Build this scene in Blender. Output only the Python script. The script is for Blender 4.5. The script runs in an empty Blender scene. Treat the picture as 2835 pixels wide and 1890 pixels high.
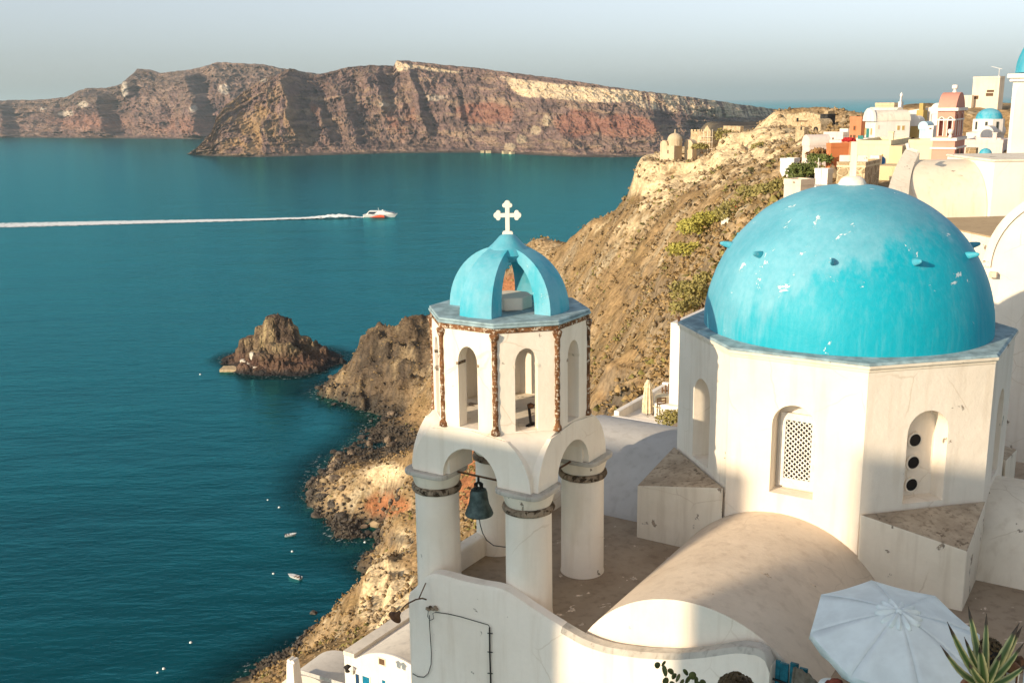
import bpy, bmesh, math, random
import numpy as np
from mathutils import Vector, Matrix, Euler

# ---------------------------------------------------------------- camera
R = math.radians
SC = bpy.context.scene
COL = SC.collection
CAMZ = 100.0                     # metres above the sea
FPX, PITCH, ROLL = 2900.0, R(12.935), R(0.7)
cam_d = bpy.data.cameras.new('camera')
cam_d.sensor_width = 36.0
cam_d.lens = FPX / 2835.0 * 36.0
cam_d.clip_start = 0.1
cam_d.clip_end = 120000.0
cam = bpy.data.objects.new('camera', cam_d)
COL.objects.link(cam)
_fw = Vector((0, math.cos(PITCH), -math.sin(PITCH)))
_up0 = Vector((0, math.sin(PITCH), math.cos(PITCH)))
_rt0 = Vector((1, 0, 0))
_rt = _rt0 * math.cos(ROLL) - _up0 * math.sin(ROLL)
_up = _rt0 * math.sin(ROLL) + _up0 * math.cos(ROLL)
cam.matrix_world = Matrix(((_rt.x, _up.x, -_fw.x, 0), (_rt.y, _up.y, -_fw.y, 0),
                           (_rt.z, _up.z, -_fw.z, CAMZ), (0, 0, 0, 1)))
SC.camera = cam

# ---------------------------------------------------------------- sky, sun, exposure
SUN_AZ, SUN_EL = R(39.0), R(17.0)          # heading of the light, height of the sun
world = bpy.data.worlds.new('World')
SC.world = world
world.use_nodes = True
wn = world.node_tree.nodes
wl = world.node_tree.links
for n in list(wn):
    wn.remove(n)
sky = wn.new('ShaderNodeTexSky')
sky.sky_type = 'NISHITA'
sky.sun_disc = False
sky.sun_elevation = SUN_EL
sky.sun_rotation = math.atan2(-math.cos(SUN_AZ), -math.sin(SUN_AZ))
sky.altitude = 100.0
sky.air_density = 1.0
sky.dust_density = 1.0
sky.ozone_density = 5.0
bg = wn.new('ShaderNodeBackground')
bg.inputs['Strength'].default_value = 0.112
wo = wn.new('ShaderNodeOutputWorld')
hsv = wn.new('ShaderNodeHueSaturation')
hsv.inputs['Saturation'].default_value = 0.36
wl.new(sky.outputs[0], hsv.inputs['Color'])
wl.new(hsv.outputs[0], bg.inputs['Color'])
wl.new(bg.outputs[0], wo.inputs['Surface'])

sun_d = bpy.data.lights.new('sun', 'SUN')
sun_d.energy = 3.6
sun_d.angle = R(0.53)
sun_d.color = (1.0, 0.81, 0.57)
sun = bpy.data.objects.new('sun', sun_d)
COL.objects.link(sun)
_sd = Vector((math.cos(SUN_EL) * math.cos(SUN_AZ), math.cos(SUN_EL) * math.sin(SUN_AZ), -math.sin(SUN_EL)))
sun.rotation_euler = _sd.to_track_quat('-Z', 'Y').to_euler()
sun.location = (-60, -60, 160)

SC.view_settings.view_transform = 'Standard'
SC.view_settings.look = 'None'
SC.view_settings.exposure = 0.80
SC.view_settings.gamma = 1.0
SC.cycles.max_bounces = 8
SC.cycles.diffuse_bounces = 4
SC.cycles.use_denoising = True

# ---------------------------------------------------------------- helpers
KD = 2835.0 / 2352.0             # survey picture width -> photograph width
def ray(dx, dy):
    x = dx * KD - 1417.5
    y = -(dy * KD - 945.0)
    return _rt * x + _up * y + _fw * FPX
def at(dx, dy, Y):
    """the point Y metres ahead that is seen in survey direction (dx, dy)"""
    d = ray(dx, dy)
    d = d * (Y / d.y)
    return Vector((d.x, d.y, d.z + CAMZ))
def atz(dx, dy, z=0.0):
    d = ray(dx, dy)
    d = d * ((z - CAMZ) / d.z)
    return Vector((d.x, d.y, z))
def mpp(Y):
    """metres per survey pixel at distance Y"""
    return KD * Y / (FPX * math.cos(PITCH))
def seen(x, y, z):
    """survey direction of world points (arrays)"""
    z = z - CAMZ
    fx = x
    f = y * math.cos(PITCH) - z * math.sin(PITCH)
    up = y * math.sin(PITCH) + z * math.cos(PITCH)
    X = fx / f * FPX
    Y = up / f * FPX
    px = math.cos(ROLL) * X - math.sin(ROLL) * Y
    py = math.sin(ROLL) * X + math.cos(ROLL) * Y
    return (1417.5 + px) / KD, (945.0 - py) / KD

def tag(o, label=None, cat=None, group=None, kind=None):
    if label: o['label'] = label
    if cat: o['category'] = cat
    if group: o['group'] = group
    if kind: o['kind'] = kind
    return o
def empty(name, loc=(0, 0, 0), rz=0.0, label=None, cat=None, group=None, parent=None):
    o = bpy.data.objects.new(name, None)
    COL.objects.link(o)
    o.location = loc
    o.rotation_euler = (0, 0, rz)
    o.empty_display_size = 0.2
    if parent: o.parent = parent
    return tag(o, label, cat, group)
def link(name, me, mat=None, parent=None, loc=None, rz=None):
    o = bpy.data.objects.new(name, me)
    COL.objects.link(o)
    if mat is not None and not me.materials:
        me.materials.append(mat)
    if parent: o.parent = parent
    if loc is not None: o.location = loc
    if rz is not None: o.rotation_euler = (0, 0, rz)
    return o
def copy_tree(o, parent=None):
    c = o.copy()
    COL.objects.link(c)
    c.parent = parent
    for ch in list(o.children):
        copy_tree(ch, c)
    return c

class MB:
    """collects simple shapes for ONE mesh"""
    def __init__(s):
        s.v, s.f, s.m = [], [], []
        s.mi = 0
    def add(s, verts, faces, mtx=None):
        b = len(s.v)
        if mtx is not None:
            verts = [mtx @ Vector(p) for p in verts]
        s.v += [tuple(p) for p in verts]
        s.f += [tuple(i + b for i in f) for f in faces]
        s.m += [s.mi] * len(faces)
        return s
    def box(s, x0, x1, y0, y1, z0, z1, mtx=None):
        v = [(x0, y0, z0), (x1, y0, z0), (x1, y1, z0), (x0, y1, z0), (x0, y0, z1), (x1, y0, z1), (x1, y1, z1), (x0, y1, z1)]
        return s.add(v, [(3, 2, 1, 0), (4, 5, 6, 7), (0, 1, 5, 4), (1, 2, 6, 5), (2, 3, 7, 6), (3, 0, 4, 7)], mtx)
    def prism(s, poly, z0, z1, mtx=None, taper=1.0, c=(0, 0)):
        n = len(poly)
        v = [(x, y, z0) for x, y in poly] + [(c[0] + (x - c[0]) * taper, c[1] + (y - c[1]) * taper, z1) for x, y in poly]
        f = [tuple(range(n))[::-1], tuple(range(n, 2 * n))]
        f += [(i, (i + 1) % n, n + (i + 1) % n, n + i) for i in range(n)]
        return s.add(v, f, mtx)
    def lathe(s, prof, seg=24, mtx=None, a0=0.0, a1=2 * math.pi, cx=0, cy=0):
        full = abs(a1 - a0 - 2 * math.pi) < 1e-6
        n = seg if full else seg + 1
        v, f = [], []
        for r, z in prof:
            for k in range(n):
                a = a0 + (a1 - a0) * k / seg
                v.append((cx + r * math.cos(a), cy + r * math.sin(a), z))
        for j in range(len(prof) - 1):
            for k in range(seg):
                k2 = (k + 1) % n
                f.append((j * n + k, j * n + k2, (j + 1) * n + k2, (j + 1) * n + k))
        if full and prof[0][0] > 1e-4: f.append(tuple(range(n))[::-1])
        if full and prof[-1][0] > 1e-4: f.append(tuple(range((len(prof) - 1) * n, len(prof) * n)))
        return s.add(v, f, mtx)
    def tube(s, pts, r, seg=6, mtx=None, r1=None):
        pts = [Vector(p) for p in pts]
        n = len(pts)
        v, f = [], []
        for i, p in enumerate(pts):
            d = (pts[min(i + 1, n - 1)] - pts[max(i - 1, 0)]).normalized()
            a = Vector((0, 0, 1)) if abs(d.z) < 0.9 else Vector((1, 0, 0))
            e1 = d.cross(a).normalized()
            e2 = d.cross(e1)
            rr = r if r1 is None else r + (r1 - r) * i / (n - 1)
            for k in range(seg):
                t = 2 * math.pi * k / seg
                v.append(p + e1 * (rr * math.cos(t)) + e2 * (rr * math.sin(t)))
        for i in range(n - 1):
            for k in range(seg):
                k2 = (k + 1) % seg
                f.append((i * seg + k, i * seg + k2, (i + 1) * seg + k2, (i + 1) * seg + k))
        f.append(tuple(range(seg))[::-1])
        f.append(tuple(range((n - 1) * seg, n * seg)))
        return s.add(v, f, mtx)
    def mesh(s, name, mats=None, smooth=False, clean=True):
        me = bpy.data.meshes.new(name)
        me.from_pydata(s.v, [], s.f)
        if mats is not None:
            for m in (mats if isinstance(mats, (list, tuple)) else [mats]):
                me.materials.append(m)
            if any(s.m):
                me.polygons.foreach_set('material_index', s.m)
        bm = bmesh.new()
        bm.from_mesh(me)
        if clean:
            bmesh.ops.remove_doubles(bm, verts=bm.verts, dist=1e-4)
        bmesh.ops.recalc_face_normals(bm, faces=bm.faces)
        bm.to_mesh(me)
        bm.free()
        if smooth:
            sm = smooth if isinstance(smooth, float) else 40.0
            me.polygons.foreach_set('use_smooth', [True] * len(me.polygons))
            me.set_sharp_from_angle(angle=R(sm))
        me.update()
        return me
    def build(s, name, mat, parent=None, smooth=False, loc=None, rz=None, bevel=None):
        o = link(name, s.mesh(name, mat, smooth), None, parent, loc, rz)
        if bevel:
            m = o.modifiers.new('bevel', 'BEVEL')
            m.width = bevel
            m.segments = 2
            m.limit_method = 'ANGLE'
            m.angle_limit = R(35)
        return o

# ---- noise for shaping (numpy)
def _h(ix, iy, seed):
    h = (ix.astype(np.int64) * 374761393 + iy.astype(np.int64) * 668265263 + seed * 974711) & 0x7fffffff
    h = ((h ^ (h >> 13)) * 1274126177) & 0x7fffffff
    return ((h ^ (h >> 16)) & 0xffff) / 65535.0
def vnoise(x, y, seed=0):
    ix = np.floor(x); iy = np.floor(y)
    fx = x - ix; fy = y - iy
    fx = fx * fx * fx * (fx * (fx * 6 - 15) + 10)
    fy = fy * fy * fy * (fy * (fy * 6 - 15) + 10)
    a = _h(ix, iy, seed); b = _h(ix + 1, iy, seed); c = _h(ix, iy + 1, seed); d = _h(ix + 1, iy + 1, seed)
    return (a + (b - a) * fx) * (1 - fy) + (c + (d - c) * fx) * fy
def fbm(x, y, o=5, seed=0, g=0.5, ridged=False):
    t = np.zeros_like(x, dtype=float); a = 1.0; n = 0.0
    c, s_ = math.cos(0.6), math.sin(0.6)
    for i in range(o):
        v = vnoise(x, y, seed + i * 17)
        if ridged: v = 1.0 - np.abs(2 * v - 1)
        t += a * v; n += a; a *= g
        x, y = (c * x - s_ * y) * 2.03 + 11.3, (s_ * x + c * y) * 2.03 + 5.7
    return t / n
def sstep(a, b, x):
    t = np.clip((x - a) / (b - a), 0, 1)
    return t * t * (3 - 2 * t)
def grid_mesh(name, X, Y, Z, mat, cols=None, keep=None, attr='tint'):
    """regular grid of points -> one mesh, optional colour per vertex, optional mask per vertex"""
    h, w = X.shape
    co = np.stack([X, Y, Z], -1).reshape(-1, 3)
    idx = np.arange(h * w).reshape(h, w)
    q = np.stack([idx[:-1, :-1], idx[:-1, 1:], idx[1:, 1:], idx[1:, :-1]], -1).reshape(-1, 4)
    if keep is not None:
        kk = keep.reshape(-1)
        q = q[kk[q].any(1)]
        used = np.unique(q)
        rm = np.full(h * w, -1); rm[used] = np.arange(len(used))
        q = rm[q]; co = co[used]
        if cols is not None: cols = cols.reshape(-1, cols.shape[-1])[used]
    me = bpy.data.meshes.new(name)
    me.vertices.add(len(co)); me.vertices.foreach_set('co', co.astype(np.float32).ravel())
    me.loops.add(q.size); me.loops.foreach_set('vertex_index', q.astype(np.int32).ravel())
    me.polygons.add(len(q)); me.polygons.foreach_set('loop_start', np.arange(0, q.size, 4, dtype=np.int32))
    me.polygons.foreach_set('use_smooth', np.ones(len(q), bool))
    if cols is not None:
        cols = cols.reshape(-1, cols.shape[-1])
        if cols.shape[1] == 3: cols = np.concatenate([cols, np.ones((len(cols), 1))], 1)
        at_ = me.color_attributes.new(attr, 'FLOAT_COLOR', 'POINT')
        at_.data.foreach_set('color', cols.astype(np.float32).ravel())
    me.update(); me.validate()
    me.materials.append(mat)
    o = bpy.data.objects.new(name, me)
    COL.objects.link(o)
    return o

# ---------------------------------------------------------------- materials
class NT:
    def __init__(s, name):
        s.m = bpy.data.materials.new(name)
        s.m.use_nodes = True
        s.t = s.m.node_tree
        s.t.nodes.clear()
        s.out = s.n('ShaderNodeOutputMaterial')
    def n(s, t, **k):
        nd = s.t.nodes.new(t)
        for a, b in k.items(): setattr(nd, a, b)
        return nd
    def l(s, a, b): s.t.links.new(a, b)
    def val(s, sock, v):
        if isinstance(v, bpy.types.NodeSocket): s.l(v, sock)
        elif isinstance(v, (tuple, list)) and len(v) == 3 and sock.type == 'RGBA': sock.default_value = (*v, 1)
        else: sock.default_value = v
    def coord(s, kind='Object', scale=(1, 1, 1)):
        tc = s.n('ShaderNodeTexCoord')
        if kind == 'World':
            g = s.n('ShaderNodeNewGeometry'); o = g.outputs['Position']
        else: o = tc.outputs[kind]
        mp = s.n('ShaderNodeMapping')
        mp.inputs['Scale'].default_value = scale
        s.l(o, mp.inputs['Vector'])
        return mp.outputs[0]
    def noise(s, vec, scale, detail=4, rough=0.55, dist=0.0):
        nd = s.n('ShaderNodeTexNoise')
        s.l(vec, nd.inputs['Vector'])
        nd.inputs['Scale'].default_value = scale
        nd.inputs['Detail'].default_value = detail
        nd.inputs['Roughness'].default_value = rough
        nd.inputs['Distortion'].default_value = dist
        return nd.outputs['Fac']
    def ramp(s, fac, a, b, lo=0.0, hi=1.0):
        nd = s.n('ShaderNodeMapRange')
        nd.interpolation_type = 'SMOOTHSTEP'
        s.val(nd.inputs['Value'], fac)
        for k, v in zip(('From Min', 'From Max', 'To Min', 'To Max'), (a, b, lo, hi)): nd.inputs[k].default_value = v
        return nd.outputs[0]
    def math(s, op, a, b=0.0, c=0.0):
        nd = s.n('ShaderNodeMath', operation=op)
        s.val(nd.inputs[0], a); s.val(nd.inputs[1], b); s.val(nd.inputs[2], c)
        return nd.outputs[0]
    def mix(s, fac, a, b, mode='MIX'):
        nd = s.n('ShaderNodeMix', data_type='RGBA', blend_type=mode)
        s.val(nd.inputs['Factor'], fac); s.val(nd.inputs['A'], a); s.val(nd.inputs['B'], b)
        return nd.outputs['Result']
    def attr(s, name):
        nd = s.n('ShaderNodeAttribute', attribute_name=name)
        return nd.outputs['Color']
    def sep(s, vec):
        nd = s.n('ShaderNodeSeparateXYZ'); s.l(vec, nd.inputs[0])
        return nd.outputs
    def bump(s, h, strength=0.3, dist=0.02):
        nd = s.n('ShaderNodeBump')
        nd.inputs['Strength'].default_value = strength
        nd.inputs['Distance'].default_value = dist
        s.l(h, nd.inputs['Height'])
        return nd.outputs[0]
    def done(s, col, rough=0.85, normal=None, metal=0.0, spec=0.3, **k):
        p = s.n('ShaderNodeBsdfPrincipled')
        s.val(p.inputs['Base Color'], col); s.val(p.inputs['Roughness'], rough)
        s.val(p.inputs['Metallic'], metal); s.val(p.inputs['Specular IOR Level'], spec)
        if normal is not None: s.l(normal, p.inputs['Normal'])
        for a, b in k.items(): s.val(p.inputs[a], b)
        s.l(p.outputs[0], s.out.inputs['Surface'])
        s.p = p
        return s.m

def plaster(name, col=(0.78, 0.75, 0.69), dirt=(0.45, 0.36, 0.26), dirt_amt=0.35, chip=0.0, chipcol=(0.2, 0.16, 0.12),
            scale=1.0, topdirt=0.0, bump=0.35):
    """limewashed plaster: faint trowel relief, rain streaks, worn patches; topdirt greys faces that look up"""
    t = NT(name)
    g = t.coord('World')
    big = t.noise(g, 0.9 * scale, 5, 0.6)
    fine = t.noise(g, 14 * scale, 5, 0.6)
    streak = t.noise(t.coord('World', (3.5 * scale, 3.5 * scale, 0.35 * scale)), 1.6, 4, 0.55)
    c = t.mix(t.ramp(big, 0.35, 0.75, 0.0, dirt_amt * 0.55), col, dirt)
    c = t.mix(t.ramp(streak, 0.48, 0.72, 0.0, dirt_amt * 0.6), c, dirt)
    c = t.mix(t.ramp(fine, 0.3, 0.7, 0.0, 0.12), c, tuple(x * 0.8 for x in col))
    if topdirt:
        nz = t.sep(t.n('ShaderNodeNewGeometry').outputs['Normal'])[2]
        m2 = t.noise(g, 3.1 * scale, 6, 0.65)
        f = t.math('MULTIPLY', t.ramp(nz, 0.55, 0.95), t.ramp(m2, 0.3, 0.62, 0.35, 1.0))
        c = t.mix(t.math('MULTIPLY', f, topdirt), c, dirt)
        m3 = t.noise(g, 17 * scale, 4, 0.7)
        c = t.mix(t.math('MULTIPLY', f, t.ramp(m3, 0.55, 0.68, 0, topdirt)), c, tuple(x * 0.45 for x in dirt))
    h = t.math('ADD', t.math('MULTIPLY', fine, 0.6), t.math('MULTIPLY', t.noise(g, 3.0 * scale, 3), 1.6))
    # hairline cracks, only here and there
    vo = t.n('ShaderNodeTexVoronoi', feature='DISTANCE_TO_EDGE')
    dv = t.n('ShaderNodeMix', data_type='VECTOR'); dv.inputs['Factor'].default_value = 0.12
    t.l(g, dv.inputs['A'])
    nc = t.n('ShaderNodeTexNoise'); t.l(g, nc.inputs['Vector']); nc.inputs['Scale'].default_value = 3.0 * scale; nc.inputs['Detail'].default_value = 5
    t.l(nc.outputs['Color'], dv.inputs['B'])
    t.l(dv.outputs['Result'], vo.inputs['Vector']); vo.inputs['Scale'].default_value = 0.9 * scale
    ck = t.math('MULTIPLY', t.ramp(vo.outputs[0], 0.010, 0.002), t.ramp(t.noise(g, 0.5 * scale, 3), 0.5, 0.6))
    c = t.mix(t.math('MULTIPLY', ck, 0.4), c, dirt)
    if chip:
        cn = t.noise(g, 2.3 * scale, 6, 0.62, 0.4)
        cm = t.ramp(cn, 0.705 - chip * 0.25, 0.725 - chip * 0.25)
        c = t.mix(cm, c, t.mix(t.ramp(fine, 0.4, 0.6), chipcol, tuple(min(1, x * 1.9) for x in chipcol)))
        h = t.math('SUBTRACT', h, t.math('MULTIPLY', cm, 1.2))
    return t.done(c, 0.9, t.bump(h, bump, 0.02), spec=0.15)

def simple(name, col, rough=0.7, var=0.25, scale=6.0, metal=0.0, bump=0.2, spec=0.3, dist=0.01):
    t = NT(name)
    g = t.coord('Object')
    n = t.noise(g, scale, 5, 0.6)
    c = t.mix(t.ramp(n, 0.3, 0.7), tuple(x * (1 - var) for x in col), tuple(min(1, x * (1 + var * 0.5)) for x in col))
    return t.done(c, rough, t.bump(n, bump, dist), metal, spec)
# ---------------------------------------------------------------- terrain materials
def ground_mat(name, sc=1.0, bump=1.0, bd=0.25, contrast=0.5):
    t = NT(name)
    g = t.coord('World')
    c = t.attr('tint')
    n1 = t.noise(g, 0.35 * sc, 4, 0.65)
    n2 = t.noise(g, 1.6 * sc, 3, 0.65)
    f = t.math('ADD', t.math('MULTIPLY', n1, 0.55), t.math('MULTIPLY', n2, 0.45))
    c = t.mix(1.0, c, t.mix(t.ramp(f, 0.32, 0.68), (1 - contrast,) * 3, (1 + contrast * 0.75,) * 3), 'MULTIPLY')
    vo = t.n('ShaderNodeTexVoronoi', feature='DISTANCE_TO_EDGE')
    t.l(g, vo.inputs['Vector']); vo.inputs['Scale'].default_value = 0.55 * sc
    h = t.math('ADD', t.math('MULTIPLY', f, 1.4), t.math('MULTIPLY', t.ramp(vo.outputs[0], 0.0, 0.25), 0.5))
    return t.done(c, 0.95, t.bump(h, bump, bd), spec=0.05)
M_ground = ground_mat('hillside_earth', 1.0, 0.7, 0.35, 0.5)
M_islet = ground_mat('islet_rock', 0.8, 1.0, 0.7, 0.5)
M_far = ground_mat('far_cliff_rock', 0.05, 0.9, 4.0, 0.28)

def rbf(P, pts, c=6.0):
    P = np.asarray(P, float)
    d = np.sqrt(((P[:, None, :2] - P[None, :, :2]) ** 2).sum(-1) + c * c)
    n = len(P)
    A = np.zeros((n + 3, n + 3))
    A[:n, :n] = d + np.eye(n) * 1e-3
    A[:n, n] = 1; A[:n, n + 1:] = P[:, :2]; A[n:, :n] = A[:n, n:].T
    b = np.zeros(n + 3); b[:n] = P[:, 2]
    w = np.linalg.solve(A, b)
    out = np.empty(len(pts))
    for i in range(0, len(pts), 20000):
        q = pts[i:i + 20000]
        dd = np.sqrt(((q[:, None, :] - P[None, :, :2]) ** 2).sum(-1) + c * c)
        out[i:i + 20000] = dd @ w[:n] + w[n] + q @ w[n + 1:]
    return out
def lerpc(a, b, f):
    f = f[..., None]
    return a * (1 - f) + np.asarray(b, float) * f
def blobs(dx, dy, lst):
    m = np.zeros_like(dx)
    for cx, cy, rx, ry, w in lst:
        m = np.maximum(m, w * np.exp(-(((dx - cx) / rx) ** 2 + ((dy - cy) / ry) ** 2) ** 1.5))
    return m

# ---- the caldera hillside below the village
SHORE = [(480, 1640), (560, 1568), (655, 1495), (760, 1440), (835, 1380), (845, 1345), (835, 1290), (862, 1245), (890, 1215),
         (830, 1225), (780, 1195), (720, 1150), (712, 1120), (770, 1050), (850, 1000), (860, 975), (835, 940), (770, 925),
         (730, 905), (748, 880), (800, 862)]
CP = []
for a in SHORE:
    p = atz(*a)
    CP.append((p.x, p.y, 0.0))
    # sea floor falls away to the left of the shore
for x, y, z in [(-75, 150, -9), (-62, 185, -8), (-52, 215, -7), (-58, 235, -7), (-72, 262, -9), (-70, 300, -9), (-62, 322, -7), (-72, 338, -8),
                (-90, 355, -9), (-90, 385, -9), (-65, 396, -8), (-40, 405, -9), (-10, 400, -9), (-120, 200, -16), (-130, 300, -16), (-110, 420, -16),
                (30, 420, -9), (70, 420, -6), (-90, 100, -9), (-70, 60, 5), (-60, 20, 20)]:
    CP.append((x, y, z))
# surveyed points on the slope: direction and distance
for dx, dy, Y in [
    (1470, 372, 255), (1462, 405, 253), (1452, 440, 251), (1432, 478, 256), (1340, 522, 278), (1210, 574, 300), (1100, 652, 330),
    (985, 738, 362), (935, 735, 372), (905, 752, 368), (850, 765, 366), (838, 800, 362), (800, 850, 362), (835, 870, 350), (760, 895, 357),
    (900, 850, 345), (960, 900, 330), (900, 960, 320), (960, 1000, 300), (900, 1000, 306),
    (1545, 345, 250), (1600, 330, 250), (1660, 312, 248), (1700, 300, 245), (1800, 268, 240), (1880, 275, 232), (1900, 300, 200),
    (1560, 400, 243), (1650, 400, 225), (1750, 345, 215), (1750, 400, 170), (1820, 345, 175),
    (1480, 460, 235), (1560, 470, 205), (1650, 440, 190), (1700, 440, 160), (1760, 450, 120),
    (1400, 540, 255), (1300, 590, 275), (1480, 560, 200), (1560, 560, 160), (1620, 520, 135), (1680, 500, 118),
    (1300, 680, 245), (1400, 660, 215), (1480, 680, 170), (1560, 660, 125), (1600, 640, 100), (1620, 700, 80),
    (1400, 800, 165), (1480, 800, 130), (1540, 760, 100), (1560, 800, 80), (1400, 880, 110), (1480, 880, 90), (1380, 960, 85), (1460, 930, 75), (1530, 900, 66),
    (1100, 900, 290), (1080, 1100, 225), (1090, 1000, 250), (960, 1100, 235), (920, 1120, 238), (900, 1165, 232), (820, 1130, 246), (860, 1060, 262), (960, 1040, 265),
    (950, 1200, 212), (920, 1230, 205), (870, 1270, 199), (905, 1265, 190), (940, 1300, 170),
    (845, 1305, 172), (850, 1400, 160), (845, 1440, 155), (900, 1400, 150), (935, 1440, 135),
    (790, 1450, 160), (735, 1470, 168), (830, 1460, 145), (760, 1490, 150), (720, 1500, 152), (880, 1500, 105), (800, 1530, 112), (700, 1560, 118),
    (1930, 400, 98), (1850, 430, 88), (1960, 430, 70), (2050, 430, 72), (2150, 400, 90), (2280, 380, 80), (2100, 330, 130), (2240, 240, 165), (2330, 300, 120),
]:
    p = at(dx, dy, Y)
    CP.append(tuple(p))
for x, y, z in [(-4, 14, 86), (-3, 18, 85), (-7, 26, 78), (-9, 36, 70), (-12, 50, 62), (-20, 75, 46), (-30, 105, 30), (-42, 140, 12), (0, 30, 84), (5, 45, 79), (10, 28, 89),
                (20, 22, 91), (20, 40, 90), (35, 40, 93), (60, 40, 95), (60, 80, 95), (90, 120, 95), (100, 180, 95), (100, 240, 93), (70, 262, 92),
                (60, 285, 60), (45, 300, 40), (75, 300, 60), (30, 320, 32), (-10, 352, 20), (70, 350, 25), (110, 300, 70), (130, 400, 60), (-20, 0, 80), (10, 5, 88), (40, 5, 92), (-35, 40, 50)]:
    CP.append((x, y, z))
CP = np.array(CP)
def stacks(x, y, lst, seed):
    """steep crags: (direction, distance, half widths, foot height)"""
    out = np.full(x.shape, -50.0)
    wx = 2.2 * (fbm(x / 5, y / 5, 4, seed) - .5); wy = 2.2 * (fbm(x / 5, y / 5, 4, seed + 5) - .5)
    for dx, dy, Y, rx, ry, foot in lst:
        p = at(dx, dy, Y)
        r = np.sqrt(((x + wx - p.x) / rx) ** 2 + ((y + wy - p.y) / ry) ** 2)
        top = p.z - 1.2 * (1 - 1.3 * fbm(x / 2.2, y / 2.2, 3, seed + 9, .5, True))
        out = np.maximum(out, np.where(r < 1.6, top - (top - foot) * np.clip(r, 0, 1.6) ** 3.2, -50))
    return out
CRAGS = [(935, 735, 368, 4.0, 4, 14), (865, 766, 362, 6.5, 7, 8), (905, 775, 362, 9, 7, 6), (850, 800, 357, 5, 5, 4), (880, 830, 352, 9, 6, 2), (830, 850, 354, 6, 5, 1), (800, 872, 353, 6, 4, 0),
         (765, 884, 354, 4.5, 3.5, -1), (742, 890, 356, 2.6, 3, -1), (840, 880, 348, 7, 5, 1), (980, 790, 352, 7, 6, 12), (970, 870, 335, 6, 6, 10), (920, 840, 345, 6, 5, 6)]
PADS = []      # building plots cut into the hillside
for dx, dy, Y, r in ((1540, 366, 252, 9), (1585, 352, 254, 6), (1620, 335, 258, 9), (1660, 330, 258, 5), (1690, 301, 247, 7), (1850, 291, 234, 10), (1902, 302, 224, 7), (1840, 325, 198, 5), (1876, 308, 202, 6),
                     (1925, 330, 118, 6), (1965, 324, 112, 6), (2040, 330, 104, 10), (2010, 384, 84, 10), (1960, 432, 70, 8), (1925, 386, 86, 7), (1870, 365, 96, 6), (1815, 402, 104, 5), (1795, 446, 108, 4),
                     (2100, 330, 105, 12), (2060, 290, 125, 12), (2180, 366, 62, 10), (2130, 366, 80, 10), (2260, 345, 128, 14), (2270, 240, 152, 14), (2250, 368, 88, 12), (2330, 366, 55, 12), (2200, 492, 42, 12),
                     (2200, 640, 32, 12), (1480, 1010, 45, 8), (880, 1610, 48, 9), (720, 1640, 55, 8), (1690, 522, 113, 5), (1715, 494, 117, 4), (1760, 472, 115, 4), (1890, 416, 74, 4), (1835, 446, 62, 5), (1560, 968, 46, 6)):
    p = at(dx, dy, Y)
    PADS.append((p.x, p.y, p.z - .3, r))
def ground_base(x, y):
    s = x.shape
    return rbf(CP, np.stack([x.ravel(), y.ravel()], -1)).reshape(s)
def ground_z(x, y):
    """height of the finished hillside, for things that stand on it"""
    a = np.array([float(x)]); b = np.array([float(y)])
    return float(ground_full(a, b, ground_base(a, b))[0])
def ground_full(x, y, z):
    dx, dy = seen(x, y, z)
    far = sstep(40, 110, y)
    amp = 0.25 + 1.0 * far
    crag = blobs(dx, dy, [(860, 850, 130, 130, 1.0), (1470, 400, 60, 70, .9), (1600, 370, 130, 50, .8), (1700, 330, 130, 40, .7), (870, 1350, 60, 110, .9),
                          (1450, 920, 110, 50, 1.0), (1500, 660, 60, 60, .5), (900, 1090, 60, 40, .6)]) * far
    steep = 2.2 * (fbm(x / 22, y / 22, 5, 3) - 0.5) * amp * 2
    rough = 1.0 * (fbm(x / 6.5, y / 6.5, 2, 8, 0.5, True) - 0.6) * amp
    cr = crag * (7.0 * (fbm(x / 11 + z / 30, y / 11, 5, 21, 0.55, True) - 0.62))
    # terraces along the contour in the rocky parts
    zz = z + steep + rough + cr
    st = 5.0
    q = zz / st + 0.8 * fbm(x / 15, y / 15, 3, 5)
    fr = q - np.floor(q)
    terr = (sstep(0.25, 0.75, fr) - fr) * st * 0.65
    zz = zz + terr * np.clip(crag, 0, 0.9)
    if (y > 310).any():
        zz = np.maximum(zz, stacks(x, y, CRAGS, 331))
        pm = sstep(318, 336, y) * sstep(-8, -24, x) * sstep(.5, 4, zz)
        zz = zz + pm * (6.5 * (fbm(x / 6, y / 6, 5, 351, .58, True) - .6) + 1.6 * (fbm(x / 2.2, y / 2.2, 3, 361, .6, True) - .5))
    for px_, py_, pz_, pr_ in PADS:
        w_ = sstep(pr_ * 1.5, pr_ * .8, np.hypot(x - px_, y - py_))
        zz = np.where(w_ > 0, np.minimum(zz, zz * (1 - w_) + pz_ * w_), zz)
    return zz
na, nr = 560, 520
ya = [15.0]
while ya[-1] < 425: ya.append(ya[-1] + 0.30 + 0.0030 * ya[-1])
ya = np.array(ya)
ua = np.linspace(-0.60, 0.78, na)
GX = ya[:, None] * ua[None, :] + 0.0
GY = np.repeat(ya[:, None], na, 1)
G0 = ground_base(GX, GY)
GZ = ground_full(GX, GY, G0)
dx_, dy_ = seen(GX, GY, GZ)
scrub = np.array((0.30, 0.195, 0.095)); soil = np.array((0.42, 0.30, 0.17)); cream = np.array((0.68, 0.52, 0.31))
dark = np.array((0.075, 0.06, 0.045)); redc = np.array((0.34, 0.13, 0.055)); black = np.array((0.055, 0.048, 0.04))
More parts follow.
